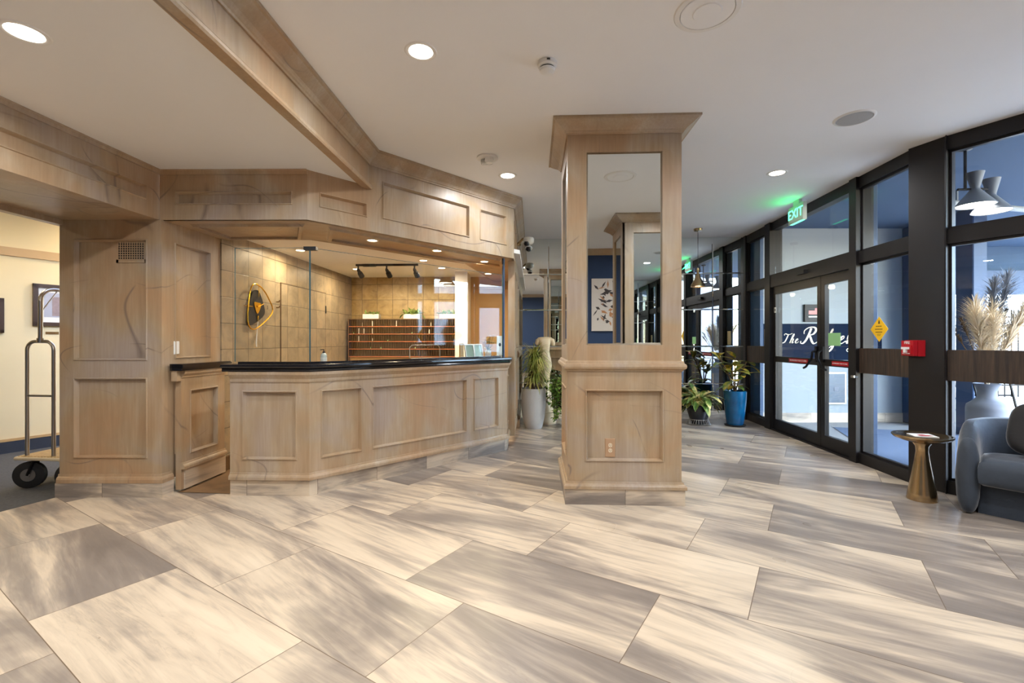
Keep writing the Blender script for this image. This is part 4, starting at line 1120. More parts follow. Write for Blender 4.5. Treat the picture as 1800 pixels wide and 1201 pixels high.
# blue pot with a rubber plant
c = (3.44, 7.17, 0)
bp = thing('rubber_plant', 'big leaved rubber plant in a tall glossy blue pot', 'potted plant', c)
pot(bp, 'saucer', [(0, .0), (.14, .0), (.155, .022), (.145, .024), (0, .02)], c, 'rubber')
pot(bp, 'pot', [(0, .024), (.115, .024), (.125, .05), (.150, .25), (.165, .42), (.168, .54), (.158, .545), (.152, .51), (0, .51)], c, 'blueglaze')
pot(bp, 'soil', [(0, .515), (.152, .512)], c, 'soil')
mb = MB()
tips = []
for k, (dx, dy, h) in enumerate(((.0, 0, 1.06), (-.22, .06, 1.08), (.14, -.06, .98), (-.10, -.10, .86))):
    mb.tube([(c[0], c[1], .50), (c[0] + dx * .35, c[1] + dy * .35, .50 + (h - .5) * .45), (c[0] + dx, c[1] + dy, h)], [.012, .010, .007], 7); tips.append((c[0] + dx, c[1] + dy, h, dx))
mb.build('stem', M['stem'], bp)
mb = MB()
for k, (x, y, h, dx) in enumerate(tips):
    for i in range(7):
        a = 2 * PI * i / 7 + k * .9; z = h - R.uniform(0, .28)
        t = (z - .5) / (h - .5)
        leaf(mb, (c[0] + (x - c[0]) * t, c[1] + (y - c[1]) * t, z), (math.cos(a), math.sin(a) * .8 - .15, R.uniform(.1, 1.1)), R.uniform(.22, .31), R.uniform(.10, .135), R.uniform(.4, 1.5), 7, .18)
for k in range(4):
    a = 2 * PI * k / 4 + .5
    leaf(mb, (c[0], c[1], .60), (math.cos(a), math.sin(a), .5), .17, .10, 1.4, 6, .2)
mb.build('foliage', M['rubberleaf'], bp)

# headless torso statue behind the grey planter (one skinned surface)
sb = thing('torso_statue', 'cream and gold headless torso statue behind the grassy planter', 'statue', (.53, 7.42, 0), local=True)
mb = MB(); NR = 40        # rings: z, centre x, half width, half depth
rings = [(.18, 0, .125, .11), (.34, -.01, .118, .105), (.50, -.012, .098, .09), (.66, -.008, .078, .074), (.76, 0, .074, .072), (.84, .008, .086, .080), (.92, .012, .094, .084), (1.0, .010, .088, .076),
         (1.08, .004, .074, .062), (1.14, 0, .068, .056), (1.20, -.002, .074, .062), (1.26, -.004, .088, .070), (1.31, -.006, .104, .068), (1.345, -.006, .116, .058), (1.365, -.006, .106, .046), (1.372, -.004, .06, .03), (1.374, 0, .0, .0)]
vs = []; fs = []
for z, cx_, hx, hy in rings:
    for j in range(NR):
        a = 2 * PI * j / NR; fold = 1 + (.10 * math.cos(9 * a + z * 14) * max(0, min(1, (.80 - z) * 5)))
        bust = sum(.026 * math.exp(-((z - 1.235) / .035) ** 2 - (((a - b0 + PI) % (2 * PI) - PI) / .35) ** 2) for b0 in (1.5 * PI - .62, 1.5 * PI + .62))
        vs.append((cx_ + (hx * fold + bust) * math.cos(a), (hy * fold + bust) * math.sin(a), z))
for i in range(len(rings) - 1):
    for j in range(NR): fs.append((i * NR + j, i * NR + (j + 1) % NR, (i + 1) * NR + (j + 1) % NR, (i + 1) * NR + j))
mb.add(vs, fs, True)
for sx in (-1, 1): mb.tube([(sx * .075, 0, 1.33), (sx * .118, .0, 1.315), (sx * .128, .005, 1.27), (sx * .126, .01, 1.235 if sx > 0 else 1.25)], [.036, .036, .032, .026], 12)
mb.build('figure', M['statue'], sb)
mb = MB(); mb.lathe([(0, 0), (.17, 0), (.175, .03), (.15, .05), (.135, .10), (.15, .14), (.15, .18), (0, .18)], (0, 0, 0), 28); mb.build('pedestal', M['statue'], sb)

# ------------------------------------------------------------------ brass side table and armchair
c = (3.37, 3.82, 0)
stb = thing('side_table', 'brass hourglass side table with dished top beside the armchair', 'side table', c)
mb = MB(); mb.lathe([(0, 0), (.098, 0), (.102, .008), (.094, .06), (.074, .18), (.052, .32), (.042, .40), (.046, .44), (.065, .47)], c, 40); mb.build('pedestal', M['brass'], stb)
mb = MB(); mb.lathe([(.065, .47), (.13, .487), (.185, .508), (.200, .525), (.198, .534), (.188, .536), (.170, .528), (0, .526)], c, 48); mb.build('top', M['brass'], stb)
mg = thing('leaflet', 'red and white leaflet lying on the brass side table', 'leaflet', (c[0], c[1], .527))
mb = MB(); mb.hexa([(c[0] - .10, c[1] - .05, .5275), (c[0] + .06, c[1] - .09, .5275), (c[0] + .10, c[1] + .05, .5275), (c[0] - .06, c[1] + .08, .5275), (c[0] - .10, c[1] - .05, .531), (c[0] + .06, c[1] - .09, .531), (c[0] + .10, c[1] + .05, .531), (c[0] - .06, c[1] + .08, .531)]); mb.build('sheet', M['paper'], mg)
mb = MB(); mb.box(c[0] - .05, c[0] + .05, c[1] - .05, c[1] - .01, .531, .5315); mb.box(c[0] - .02, c[0] + .03, c[1] + .0, c[1] + .03, .531, .5315); mb.build('red_print', M['red'], mg)

# tub chair in its own frame: x along the seat, y towards the back, opening at -y
def make_tub_chair():
    ch = thing('armchair', 'slate blue velvet tub armchair in front of the angled window', 'armchair', (0, 0, 0), local=True)
    w, d, th = .90, .60, .13
    half = w / 2 - th / 2; r = .30
    path = [(-half, .075)]
    for i in range(4): path.append((-half, .08 + (d - th / 2 - r - .08) * (i + 1) / 4))
    for i in range(1, 10):
        a = PI - (PI / 2) * i / 9; path.append((-half + r + r * math.cos(a), d - th / 2 - r + r * math.sin(a)))
    for i in range(1, 4): path.append((-half + r + (2 * half - 2 * r) * i / 4, d - th / 2))
    for i in range(0, 10):
        a = PI / 2 - (PI / 2) * i / 9; path.append((half - r + r * math.cos(a), d - th / 2 - r + r * math.sin(a)))
    for i in range(1, 5): path.append((half, d - th / 2 - r - (d - th / 2 - r - .08) * i / 4))
    n = len(path); mb = MB(); vs = []; K = 20
    for i, (x, y) in enumerate(path):
        a = Vector(path[max(0, i - 1)]); b = Vector(path[min(n - 1, i + 1)]); t = (b - a).normalized(); nn = Vector((-t.y, t.x))
        # height and thickness swell along the sweep; ends round off
        u = i / (n - 1); e = min(u, 1 - u) * (n - 1)
        top = (.665 + .035 * math.sin(PI * u)) * (.86 + .14 * math.sin(min(1, e / 6.0) * PI / 2))
        for j in range(K):
            aa = 2 * PI * j / K; ca, sa = math.cos(aa), math.sin(aa)
            sx = math.copysign(abs(ca) ** .62, ca); sz = math.copysign(abs(sa) ** .5, sa)
            z = top / 2 + sz * top / 2
            bulge = .80 + .30 * math.sin(PI * min(1, max(0, z / top)) ** .9)
            vs.append((x + nn.x * sx * th / 2 * bulge, y + nn.y * sx * th / 2 * bulge, max(.0, z)))
    fs = []
    for i in range(n - 1):
        for j in range(K): fs.append((i * K + j, i * K + (j + 1) % K, (i + 1) * K + (j + 1) % K, (i + 1) * K + j))
    mb.add(vs, fs, True)
    for i, s in ((0, -1), (n - 1, -1)):      # domed arm fronts
        x, y = path[i]; o = len(mb.v); ring = [Vector(v) for v in vs[i * K:(i + 1) * K]]; cen = sum(ring, Vector()) / K
        rings = [ring]
        for q in range(1, 5):
            f_ = math.cos(q * PI / 2 / 4.4); rings.append([Vector((cen.x + (p.x - cen.x) * f_, p.y - .075 * math.sin(q * PI / 2 / 4.4), cen.z + (p.z - cen.z) * (.55 + .45 * f_))) for p in ring])
        vv = [tuple(p) for rg in rings for p in rg]; ff = []
        for q in range(4):
            for j in range(K): ff.append((q * K + j, q * K + (j + 1) % K, (q + 1) * K + (j + 1) % K, (q + 1) * K + j))
        ff.append(tuple(range(4 * K, 5 * K))); mb.add(vv, ff, True)
    mb.build('curved_back', M['velvet'], ch)
    # seat cushion: rounded slab with a bowed front
    def outline(s, front):
        o = []; hw = half - th / 2 + .012 - s
        for i in range(9): t = i / 8; o.append((-hw + 2 * hw * t, front - .035 * math.sin(PI * t) + s))
        o += [(hw, .32), (hw - .06, .43 - s), (0, .47 - s), (-hw + .06, .43 - s), (-hw, .32)]
        return o
    mb = MB(); lv = [(.03, .235), (.006, .255), (0, .29), (0, .36), (.008, .40), (.03, .425), (.07, .435)]
    vs = [(x, y, z) for s, z in lv for x, y in outline(s, -.012)]; m = len(outline(0, 0)); fs = [tuple(range(m - 1, -1, -1)), tuple(range((len(lv) - 1) * m, len(lv) * m))]
    for k in range(len(lv) - 1):
        for i in range(m): fs.append((k * m + i, k * m + (i + 1) % m, (k + 1) * m + (i + 1) % m, (k + 1) * m + i))
    mb.add(vs, fs, True); mb.build('seat_cushion', M['velvet'], ch)
    mb = MB(); mb.prism([(x, y) for x, y in outline(.0, .13)], .0, .245); mb.build('base', M['velvet'], ch)
    return ch
chair = make_tub_chair()
CH = Matrix.Translation((3.675, 3.20, 0)) @ Matrix.Rotation(math.atan2(-.72, .69), 4, 'Z')
chair.location = CH.to_translation(); chair.rotation_euler.z = math.atan2(-.72, .69)
def superell(name, r, e, mat, parent=None, n=24):
    vs = []; fs = []
    sg = lambda v, p: math.copysign(abs(v) ** p, v)
    for i in range(n + 1):
        a = -PI / 2 + PI * i / n
        for j in range(2 * n):
            b = 2 * PI * j / (2 * n); vs.append((r[0] * sg(math.cos(a), e) * sg(math.cos(b), .6), r[1] * sg(math.sin(a), 1.0) * (.55 + .45 * abs(math.cos(a))), r[2] * sg(math.cos(a), e) * sg(math.sin(b), .6)))
    for i in range(n):
        for j in range(2 * n): fs.append((i * 2 * n + j, i * 2 * n + (j + 1) % (2 * n), (i + 1) * 2 * n + (j + 1) % (2 * n), (i + 1) * 2 * n + j))
    return MB().add(vs, fs, True).build(name, mat, parent)
cu = superell('throw_pillow', (.20, .085, .20), .45, M['cushion'])
tag(cu, 'plump black pillow leaning in the velvet armchair', 'pillow')
cu.location = CH @ Vector((.02, .29, .637)); cu.rotation_euler = (math.radians(-14), math.radians(8), math.atan2(-.72, .69))

# ------------------------------------------------------------------ corridor: luggage cart and pictures
ca = Fr((-4.06, 4.06), (-3.96, 5.10))        # cart axis, running away from the viewer; o>0 is towards the pier
cart = thing('luggage_cart', 'steel birdcage luggage cart with woven deck half hidden by the pier', 'luggage cart', ca.xy(.5) + (0,))
mb = MB(); fbox(mb, ca, .0, 1.05, -.31, .22, .262, .285)
for k in range(16): fbox(mb, ca, .01, 1.04, -.30 + k * .032, -.30 + k * .032 + .02, .285, .290)
mb.build('deck', M['amber'], cart)
mb = MB(); mb.tube([ca(0, -.31, .270), ca(0, .22, .270), ca(1.05, .22, .270), ca(1.05, -.31, .270), ca(0, -.31, .270)], .016, 8); mb.build('bumper', plain('cream_bumper', srgb(206, 190, 160), .6), cart)
def hoop(t, o0, o1):
    z0, z1, r = .28, 1.30, .075; pts = [ca(t, o0, z0)]
    for i in range(7): a = PI - i * PI / 12; pts.append(ca(t, o0 + r + r * math.cos(a), z1 - r + r * math.sin(a)))
    for i in range(7): a = PI / 2 - i * PI / 12; pts.append(ca(t, o1 - r + r * math.cos(a), z1 - r + r * math.sin(a)))
    return pts + [ca(t, o1, z0)]
hm = -.115
for t in (.04, 1.0):
    mb = MB(); mb.tube(hoop(t, hm - .13, hm + .13), .015, 10); mb.tube([ca(t, hm - .13, .82), ca(t, hm + .13, .82)], .010, 8); mb.build('end_hoop', M['steel'], cart)
top_ = [ca(.04, hm, 1.30), ca(.04, hm, 1.66)]
for i in range(7): a = PI - i * PI / 12; top_.append(ca(.04 + .11 + .11 * math.cos(a), hm, 1.66 + .11 * math.sin(a)))
for i in range(7): a = PI / 2 - i * PI / 12; top_.append(ca(1.0 - .11 + .11 * math.cos(a), hm, 1.66 + .11 * math.sin(a)))
top_.append(ca(1.0, hm, 1.30))
mb = MB(); mb.tube(top_, .017, 10); mb.lathe([(0, -.02), (.026, -.02), (.026, .02), (0, .02)], ca(.04, hm, 1.31), 12); mb.build('top_rail', M['steel'], cart)
mb = MB(); mb.tube([ca(.045, hm, 1.56), ca(.18, hm, 1.76)], .005, 6); mb.build('brace', M['steel'], cart)
for t, o in ((.05, -.23), (.06, .17), (.95, -.23), (.95, .17)):
    q = ca(t, o, 0); ax = Vector((.28, -.96, 0)).normalized(); cen = Vector((q[0], q[1], .118))
    mb = MB(); mb.tube([cen - ax * .026, cen - ax * .020, cen + ax * .020, cen + ax * .026], [.10, .117, .117, .10], 28); wh = mb.build('wheel', M['rubber'], cart)
    mb = MB(); mb.tube([cen - ax * .03, cen + ax * .030], .055, 20); mb.tube([cen + ax * .03, cen + ax * .042], .018, 12); mb.build('hub', M['steel'], wh)
    mb = MB()
    for s_ in (-1, 1): mb.tube([cen + ax * .036 * s_, cen + ax * .036 * s_ + Vector((.05, .01, .144))], .012, 6)
    mb.build('fork', M['blackmetal'], cart)
def framed(name, label, fr, t0, t1, z0, z1):
    p = thing(name, label, 'picture', fr.xy((t0 + t1) / 2) + (z0,))
    mb = MB(); b = .045
    for q in ((t0, t1, z0, z0 + b), (t0, t1, z1 - b, z1), (t0, t0 + b, z0, z1), (t1 - b, t1, z0, z1)): fbox(mb, fr, q[0], q[1], .0, .03, q[2], q[3])
    mb.build('frame', M['frame'], p)
    mb = MB(); fbox(mb, fr, t0 + b, t1 - b, .001, .012, z0 + b, z1 - b); mb.build('mat_board', M['paper'], p)
    mb = MB(); fbox(mb, fr, t0 + .10, t1 - .10, .012, .014, z0 + .11, z1 - .10); mb.build('print', M['photo'], p)
    w = t1 - t0 - .2; mb = MB(); fbox(mb, fr, t0 + .12 + w * .1, t1 - .10 - w * .12, .014, .0145, z0 + .125, z1 - .15); mb.build('printed_tower', M['phototower'], p)
    return p
def tcw(px):        # distance along the corridor wall seen at image column px
    q = (px - 900) / 817; d = cw.d; return (cw.p0.y * q - cw.p0.x) / (d.x - d.y * q)
framed('framed_picture', 'framed print of a tower block on the cream corridor wall above the cart', cw, tcw(57), tcw(57) + .72, 1.49, 2.0)
framed('framed_picture', 'dark framed picture cut off at the far end of the corridor wall', cw, tcw(6) - .62, tcw(6), 1.40, 1.80)
mb = MB(); a = tcw(80); fbox(mb, cw, a, a + .12, 0, .006, 1.39, 1.42)
tag(mb.build('name_plate', M['brass']), 'small brass plate under the corridor picture', 'plate')

# painting on the navy wall, seen in the mirrors
pb = Fr((2.55, wb2.xy(7.2 - 2.55, 0)[1]), (1.05, wb2.xy(7.2 - 1.05, 0)[1]))
pt = thing('painting', 'pale abstract floral painting on the navy wall, seen in the column mirror', 'painting', pb.xy(.7) + (1.5,))
mb = MB(); fbox(mb, pb, 0, pb.len, .001, .035, 1.5, 2.5); mb.build('canvas', M['art'], pt)
mb = MB(); mo_ = MB()
for k in range(150):
    a = R.uniform(0, 2 * PI); t = R.uniform(.15, 1.4); z = R.uniform(1.65, 2.38); ln = R.uniform(.06, .17); w = R.uniform(.012, .03)
    ca_, sa_ = math.cos(a), math.sin(a)
    (mb if k % 3 else mo_).add([pb(t, .036, z), pb(t + ca_ * ln * .5 - sa_ * w, .0365, z + sa_ * ln * .5 + ca_ * w), pb(t + ca_ * ln, .036, z + sa_ * ln), pb(t + ca_ * ln * .5 + sa_ * w, .0365, z + sa_ * ln * .5 - ca_ * w)], [(0, 1, 2, 3)])
mb.build('dark_petals', M['artdark'], pt); mo_.build('ochre_petals', M['artorange'], pt)

# ------------------------------------------------------------------ small things on the countertop
z0 = 1.1105
c = Vector(k2.xy(.22, -.23) + (z0,))
bt = thing('sanitizer_bottle', 'clear pump bottle with white label on the counter corner', 'bottle', tuple(c))
mb = MB(); mb.lathe([(0, 0), (.026, 0), (.028, .006), (.028, .065), (.018, .08), (.010, .085), (0, .085)], tuple(c), 20); mb.build('bottle_body', plain('pale_gel', srgb(196, 202, 196), .15, var=.05), bt)
mb = MB(); mb.lathe([(.0285, .012), (.0285, .045)], tuple(c), 20); mb.build('label', M['paper'], bt)
mb = MB(); mb.lathe([(0, .085), (.011, .085), (.011, .098), (.004, .10), (.004, .118), (0, .118)], tuple(c), 14); mb.tube([tuple(c + Vector((0, 0, .116))), tuple(c + Vector((-.028, -.01, .114)))], .004, 6); mb.build('pump', M['ink'], bt)
def cpt(px, o):     # metres along the long counter face, o inward, at image column px
    q = (px - 900) / 817; p = Vector(k2.xy(0, -o)); return (p.y * q - p.x) / (k2.d.x - k2.d.y * q)
c1, c2 = cpt(720, .26), cpt(773, .26)
mb = MB(); mb.tube([k2(c1, -.26, z0), k2(c1, -.26, 1.235), k2(c1 + .03, -.26, 1.262), k2(c2 - .03, -.26, 1.262), k2(c2, -.26, 1.235), k2(c2, -.26, z0)], .006, 8)
hp = tag(mb.build('wire_loop', M['steel']), 'low steel wire hoop standing on the long countertop', 'hoop')
c1 = cpt(718, .2)
for k in range(3):
    mb = MB(); fbox(mb, k2, c1 + .03 * k, c1 + .36 - .02 * k, -.245, -.15 - .008 * k, z0 + .004 * k, z0 + .004 * (k + 1))
    tag(mb.build('paper_sheets', M['paper'] if k != 1 else M['rackred']), ['lowest white papers lying flat beside the wire hoop', 'thin red folder between the papers beside the wire hoop', 'topmost white papers lying flat beside the wire hoop'][k], 'papers')
c1 = cpt(811, .26)
mb = MB(); mb.bevbox(-.028, .028, -.012, .012, 0, .17, .004); mb.bevbox(-.038, .038, -.025, .025, 0, .012, .003)
wp = tag(mb.build('wooden_stand', M['tanwood']), 'narrow upright wooden stand on the counter left of the picture frames', 'stand'); wp.location = k2(c1, -.26, z0); wp.rotation_euler.z = k2.ang()
for k, px in enumerate((826, 841)):
    t = cpt(px, .24); f = thing('desk_frame', ['tilted grey green picture frame beside the wooden stand on the counter', 'tilted pale picture frame closer to the flowers on the counter'][k], 'picture frame', k2(t, -.24, z0), local=True, rz=k2.ang() - .1)
    mb = MB()
    for q in ((-.065, .065, 0, .014), (-.065, .065, .146, .16), (-.065, -.051, .014, .146), (.051, .065, .014, .146)): mb.hexa([(q[0], -.02 + q[2] * .25, q[2]), (q[1], -.02 + q[2] * .25, q[2]), (q[1], -.006 + q[2] * .25, q[2]), (q[0], -.006 + q[2] * .25, q[2]), (q[0], -.02 + q[3] * .25, q[3]), (q[1], -.02 + q[3] * .25, q[3]), (q[1], -.006 + q[3] * .25, q[3]), (q[0], -.006 + q[3] * .25, q[3])])
    mb.build('frame', M['steel'], f)
    mb = MB(); mb.add([(-.051, -.012 + .0035, .014), (.051, -.012 + .0035, .014), (.051, -.012 + .0365, .146), (-.051, -.012 + .0365, .146)], [(0, 1, 2, 3)]); mb.build('picture', plain('grey_green_card%d' % k, srgb(140, 162, 150) if k == 0 else srgb(176, 204, 200), .4, var=.2, scale=20), f)
    mb = MB(); mb.hexa([(-.01, .0, 0.0), (.01, .0, 0), (.01, .06, 0), (-.01, .06, 0), (-.01, .02, .12), (.01, .02, .12), (.01, .024, .12), (-.01, .024, .12)]); mb.build('strut', M['ink'], f)
t = cpt(858, .26); c = Vector(k2(t, -.26, z0))
fv = thing('flower_vase', 'pale flowers in a small white vase near the counter end', 'flower vase', tuple(c))
mb = MB(); mb.lathe([(0, 0), (.03, 0), (.042, .03), (.036, .07), (.022, .095), (.028, .105), (.02, .10), (0, .09)], tuple(c), 20); mb.build('vase', M['trimwhite'], fv)
mb = MB(); ms = MB(); ml = MB()
for i in range(16):
    a = R.uniform(0, 2 * PI); tip = c + Vector((.07 * math.cos(a) * R.random() ** .5, .07 * math.sin(a) * R.random() ** .5, R.uniform(.17, .27)))
    ms.tube([tuple(c + Vector((0, 0, .09))), tuple((c + tip) / 2 + Vector((0, 0, .03))), tuple(tip)], .0022, 4)
    for q in range(6):
        b = 2 * PI * q / 6; leaf(mb, tip, (math.cos(b), math.sin(b), .6), .035, .022, .6, 4, .2)
    b = R.uniform(0, 2 * PI); leaf(ml, (c + tip) / 2, (math.cos(b), math.sin(b), .5), .06, .02, .8, 4)
ms.build('stems', M['stem'], fv); ml.build('leaves', M['ivy'], fv); mb.build('petals', M['creampaper'], fv)
t = cpt(872, .20)
mb = MB(); mb.lathe([(0, 0), (.10, 0), (.125, .012), (.12, .014), (.09, .006), (0, .006)], k2(t + .005, -.225, z0), 28, .5, .5)
tag(mb.build('tray', M['blackglaze']), 'dark shallow tray at the end of the counter', 'tray')
t = cpt(881, .22)
mb = MB(); fbox(mb, k2, t - .06, t + .03, -.24, -.235, z0 + .02, z0 + .26)
for q in (t - .05, t + .02): fbox(mb, k2, q - .01, q + .01, -.26, -.21, z0, z0 + .02)
cs = tag(mb.build('counter_card', M['paper']), 'upright white card with a round dark emblem by the screen post', 'card')
mb = MB(); q = Fr(k2.xy(t - .06, -.2345), k2.xy(t + .03, -.2345)); nn = 20
mb.add([q(.05 + .022 * math.cos(2 * PI * i / nn), .0008, z0 + .15 + .022 * math.sin(2 * PI * i / nn)) for i in range(nn)], [tuple(range(nn))]); mb.build('emblem', M['ink'], cs)

# ------------------------------------------------------------------ outside, beyond the glass
YW = 7.56
ww = Fr((4.00, YW), (6.40, YW))
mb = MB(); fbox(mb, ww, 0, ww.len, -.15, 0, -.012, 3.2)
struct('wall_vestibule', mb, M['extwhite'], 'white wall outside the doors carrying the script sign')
mb = MB(); fbox(mb, ww, 0, ww.len + .0, 0, .02, -.012, .14)
struct('baseboard_vestibule', mb, M['plinth'])
mb = MB(); mb.box(3.95, 4.0, 7.40, 7.9, -.012, 3.2); struct('wall_return', mb, M['bluepost'])
sgn = thing('script_sign', 'dark sign band with cream script lettering on the white outer wall', 'sign', ww.xy(.9) + (1.0,))
mb = MB(); fbox(mb, ww, .05, 2.0, 0, .02, 1.0, 1.588); mb.build('board', M['signdark'], sgn)
SCR = {   # strokes of a slanted copperplate hand; unit = x-height, baseline 0
 'T': (1.9, [[(.35, 1.75), (.2, 1.95), (.45, 2.15), (.9, 2.0), (1.5, 2.0), (2.0, 2.25)], [(1.15, 2.02), (1.02, 1.2), (.8, .35), (.45, .02), (.15, .12), (.1, .35)]]),
 'h': (1.15, [[(.0, .1), (.35, .8), (.62, 1.75), (.58, 2.1), (.42, 1.9), (.22, .9), (.1, .0)], [(.15, .45), (.4, .9), (.65, .95), (.68, .7), (.6, .25), (.7, .02), (.95, .2)]]),
 'e': (.95, [[(.0, .25), (.3, .45), (.62, .75), (.55, 1.0), (.3, .85), (.18, .4), (.3, .05), (.6, .05), (.95, .35)]]),
 'R': (2.2, [[(.9, 2.05), (.8, 1.2), (.6, .4), (.3, .02), (.0, .12), (.0, .35)], [(.15, 1.3), (.1, 1.75), (.6, 2.15), (1.3, 2.15), (1.6, 1.8), (1.4, 1.3), (.95, 1.1), (1.15, .8), (1.5, .25), (1.85, .0), (2.2, .25)]]),
 'i': (.6, [[(.0, .2), (.3, .95), (.22, .4), (.28, .04), (.6, .25)], [(.40, 1.35), (.46, 1.42)]]),
 'd': (1.1, [[(.75, .85), (.45, .98), (.18, .6), (.2, .1), (.45, .08), (.7, .5), (.98, 1.6), (1.02, 2.0)], [(1.0, 1.9), (.8, .9), (.72, .2), (.85, .03), (1.1, .25)]]),
 'g': (1.05, [[(.75, .85), (.45, .98), (.18, .6), (.2, .1), (.45, .08), (.72, .6), (.78, .95)], [(.78, .95), (.62, .1), (.42, -.75), (.1, -1.05), (-.1, -.8), (.3, -.35), (1.05, .25)]]),
 'l': (.65, [[(.0, .2), (.4, .9), (.65, 1.8), (.55, 2.1), (.4, 1.85), (.25, .8), (.3, .05), (.65, .3)]]),
 'y': (1.1, [[(.0, .3), (.25, .95), (.22, .3), (.4, .05), (.7, .4), (.88, .98)], [(.88, .98), (.7, .1), (.45, -.75), (.1, -1.05), (-.15, -.8), (.3, -.4), (1.1, .3)]]),
}
def script_word(mb, word, fr, t, z, s, o=.022, slant=.28):
    for ch in word:
        w, strokes = SCR[ch]
        for st in strokes:
            pts = [Vector((x + y * slant, y)) for x, y in st]; q = []
            for i in range(len(pts) - 1):
                p0, p1, p2, p3 = pts[max(0, i - 1)], pts[i], pts[i + 1], pts[min(len(pts) - 1, i + 2)]
                for k in range(7):
                    u = k / 7; q.append(.5 * ((2 * p1) + (-p0 + p2) * u + (2 * p0 - 5 * p1 + 4 * p2 - p3) * u * u + (-p0 + 3 * p1 - 3 * p2 + p3) * u ** 3))
            q.append(pts[-1]); lf, rt = [], []
            for i, p in enumerate(q):
                d = (q[min(i + 1, len(q) - 1)] - q[max(i - 1, 0)]).normalized(); nn = Vector((-d.y, d.x))
                hw = .055 + .095 * max(0, -d.y * .95 + d.x * .1)
                a, b = p + nn * hw, p - nn * hw
                lf.append(fr(t + a.x * s, o, z + a.y * s)); rt.append(fr(t + b.x * s, o, z + b.y * s))
            mb.strip(rt, lf, False)
        t += w * s
    return t
mb = MB(); t = script_word(mb, 'The', ww, .365, 1.275, .070)
t = script_word(mb, 'Ridgely', ww, .675, 1.265, .122)
mb.build('script_lettering', M['signletter'], sgn)
nb = thing('notice_screen', 'black framed notice with red print above the script sign', 'notice', ww.xy(.86) + (1.62,))
mb = MB(); fbox(mb, ww, .74, 1.02, .001, .04, 1.62, 1.90); mb.build('frame', M['ink'], nb)
mb = MB(); fbox(mb, ww, .775, .985, .04, .042, 1.655, 1.865); mb.build('sheet', M['rubber'], nb)
mb = MB(); fbox(mb, ww, .80, .96, .042, .043, 1.74, 1.80); fbox(mb, ww, .90, .96, .042, .043, 1.80, 1.84); mb.build('red_print', M['red'], nb)
mb = MB(); fbox(mb, ww, .80, .96, .042, .043, 1.69, 1.71); mb.build('white_print', M['white'], nb)
ml = thing('wall_mailbox', 'dark metal mailbox panel low on the white outer wall', 'mailbox', ww.xy(1.2) + (.3,))
mb = MB(); fbox(mb, ww, 1.06, 1.40, .001, .05, .29, .80); mb.build('frame', M['steel'], ml)
mb = MB(); fbox(mb, ww, 1.08, 1.38, .05, .055, .31, .78); mb.build('door', plain('slate_metal', srgb(70, 84, 102), .35, .3, var=.15), ml)
mb = MB(); fbox(mb, ww, 1.20, 1.27, .055, .06, .50, .56); mb.build('label', M['vasegrey'], ml)

# blue posts, beams and canopy
def post(name, x, y, w, d, z1, label):
    mb = MB(); mb.bevbox(x - w / 2, x + w / 2, y - d / 2, y + d / 2, -.012, z1, .01)
    return tag(mb.build(name, M['bluepost']), label, 'post')
post('blue_post', 3.945, 5.12, .10, .10, 3.135, 'added blue post for the dark strip behind the yellow diamond sign')  # put in to draw the dark strip in this pane
post('blue_pier', 6.44, YW - .25, .20, .50, 3.135, 'blue pier at the end of the white outer wall')
post('blue_post', 6.42, 6.50, .20, .26, 3.135, 'blue post outside left of the tall feathery grasses')
mb = MB(); mb.prism([(3.74, 3.99), (3.70, 4.3), (3.98, 8.4), (10.6, 10.2), (12.6, 9.5), (12.6, 8.5), (6.3, 2.0), (4.9, 1.9)], 3.14, 3.3)  # outer edge, out of view, shaped to sun the paving and shade the vase
struct('ceiling_canopy', mb, M['stucco'], 'blue stucco canopy soffit outside')
mb = MB(); mb.box(6.3, 12.6, 8.9, 9.15, 2.22, 2.66); cbm = tag(mb.build('canopy_beam', M['bluepost']), 'long blue beam below the canopy over the bright street', 'beam')
mb = MB(); mb.box(6.3, 12.6, 9.0, 9.1, 2.66, 3.139); mb.build('upper_fascia', M['stucco'], cbm)
mb = MB(); mb.box(6.35, 6.55, 7.59, 8.88, 2.75, 3.139); tag(mb.build('cross_beam', M['bluepost']), 'blue cross beam meeting the post at the canopy', 'beam')
mb = MB(); mb.tube([(5.0, 5.55, 2.98), (9.4, 6.6, 2.98)], .035, 10); mb.tube([(5.4, 5.64, 2.98), (5.4, 5.64, 3.135)], .015, 6); mb.tube([(8.4, 6.36, 2.98), (8.4, 6.36, 3.135)], .015, 6)
tag(mb.build('conduit', M['extwhite']), 'white conduit pipe running under the blue canopy', 'pipe')

# twin cone pendants outside the upper pane
pl = thing('twin_pendant', 'grey twin cone pendant glowing beyond the upper window', 'pendant lamp', (4.32, 4.42, 3.14))
mb = MB(); mb.tube([(4.29, 4.40, 3.14), (4.29, 4.40, 2.74)], .012, 8); mb.tube([(4.24, 4.42, 2.745), (4.50, 4.40, 2.745)], .012, 8); mb.lathe([(.05, 0), (.05, -.03), (0, -.04)], (4.29, 4.40, 3.14), 18); mb.build('stem', M['blackmetal'], pl)
for x, y, z in ((4.385, 4.40, 2.585), (4.60, 4.46, 2.545)):
    mb = MB(); mb.lathe([(0, .315), (.068, .315), (.034, .17), (.036, .155), (.152, .005), (.148, .0), (.032, .145), (0, .15)], (x, y, z), 30); sh = mb.build('shade', M['vasegrey'], pl)
    mb = MB(); mb.lathe([(0, .006), (.142, .006), (.142, .01), (0, .012)], (x, y, z), 30); mb.build('diffuser', M['lamp_on'], sh)

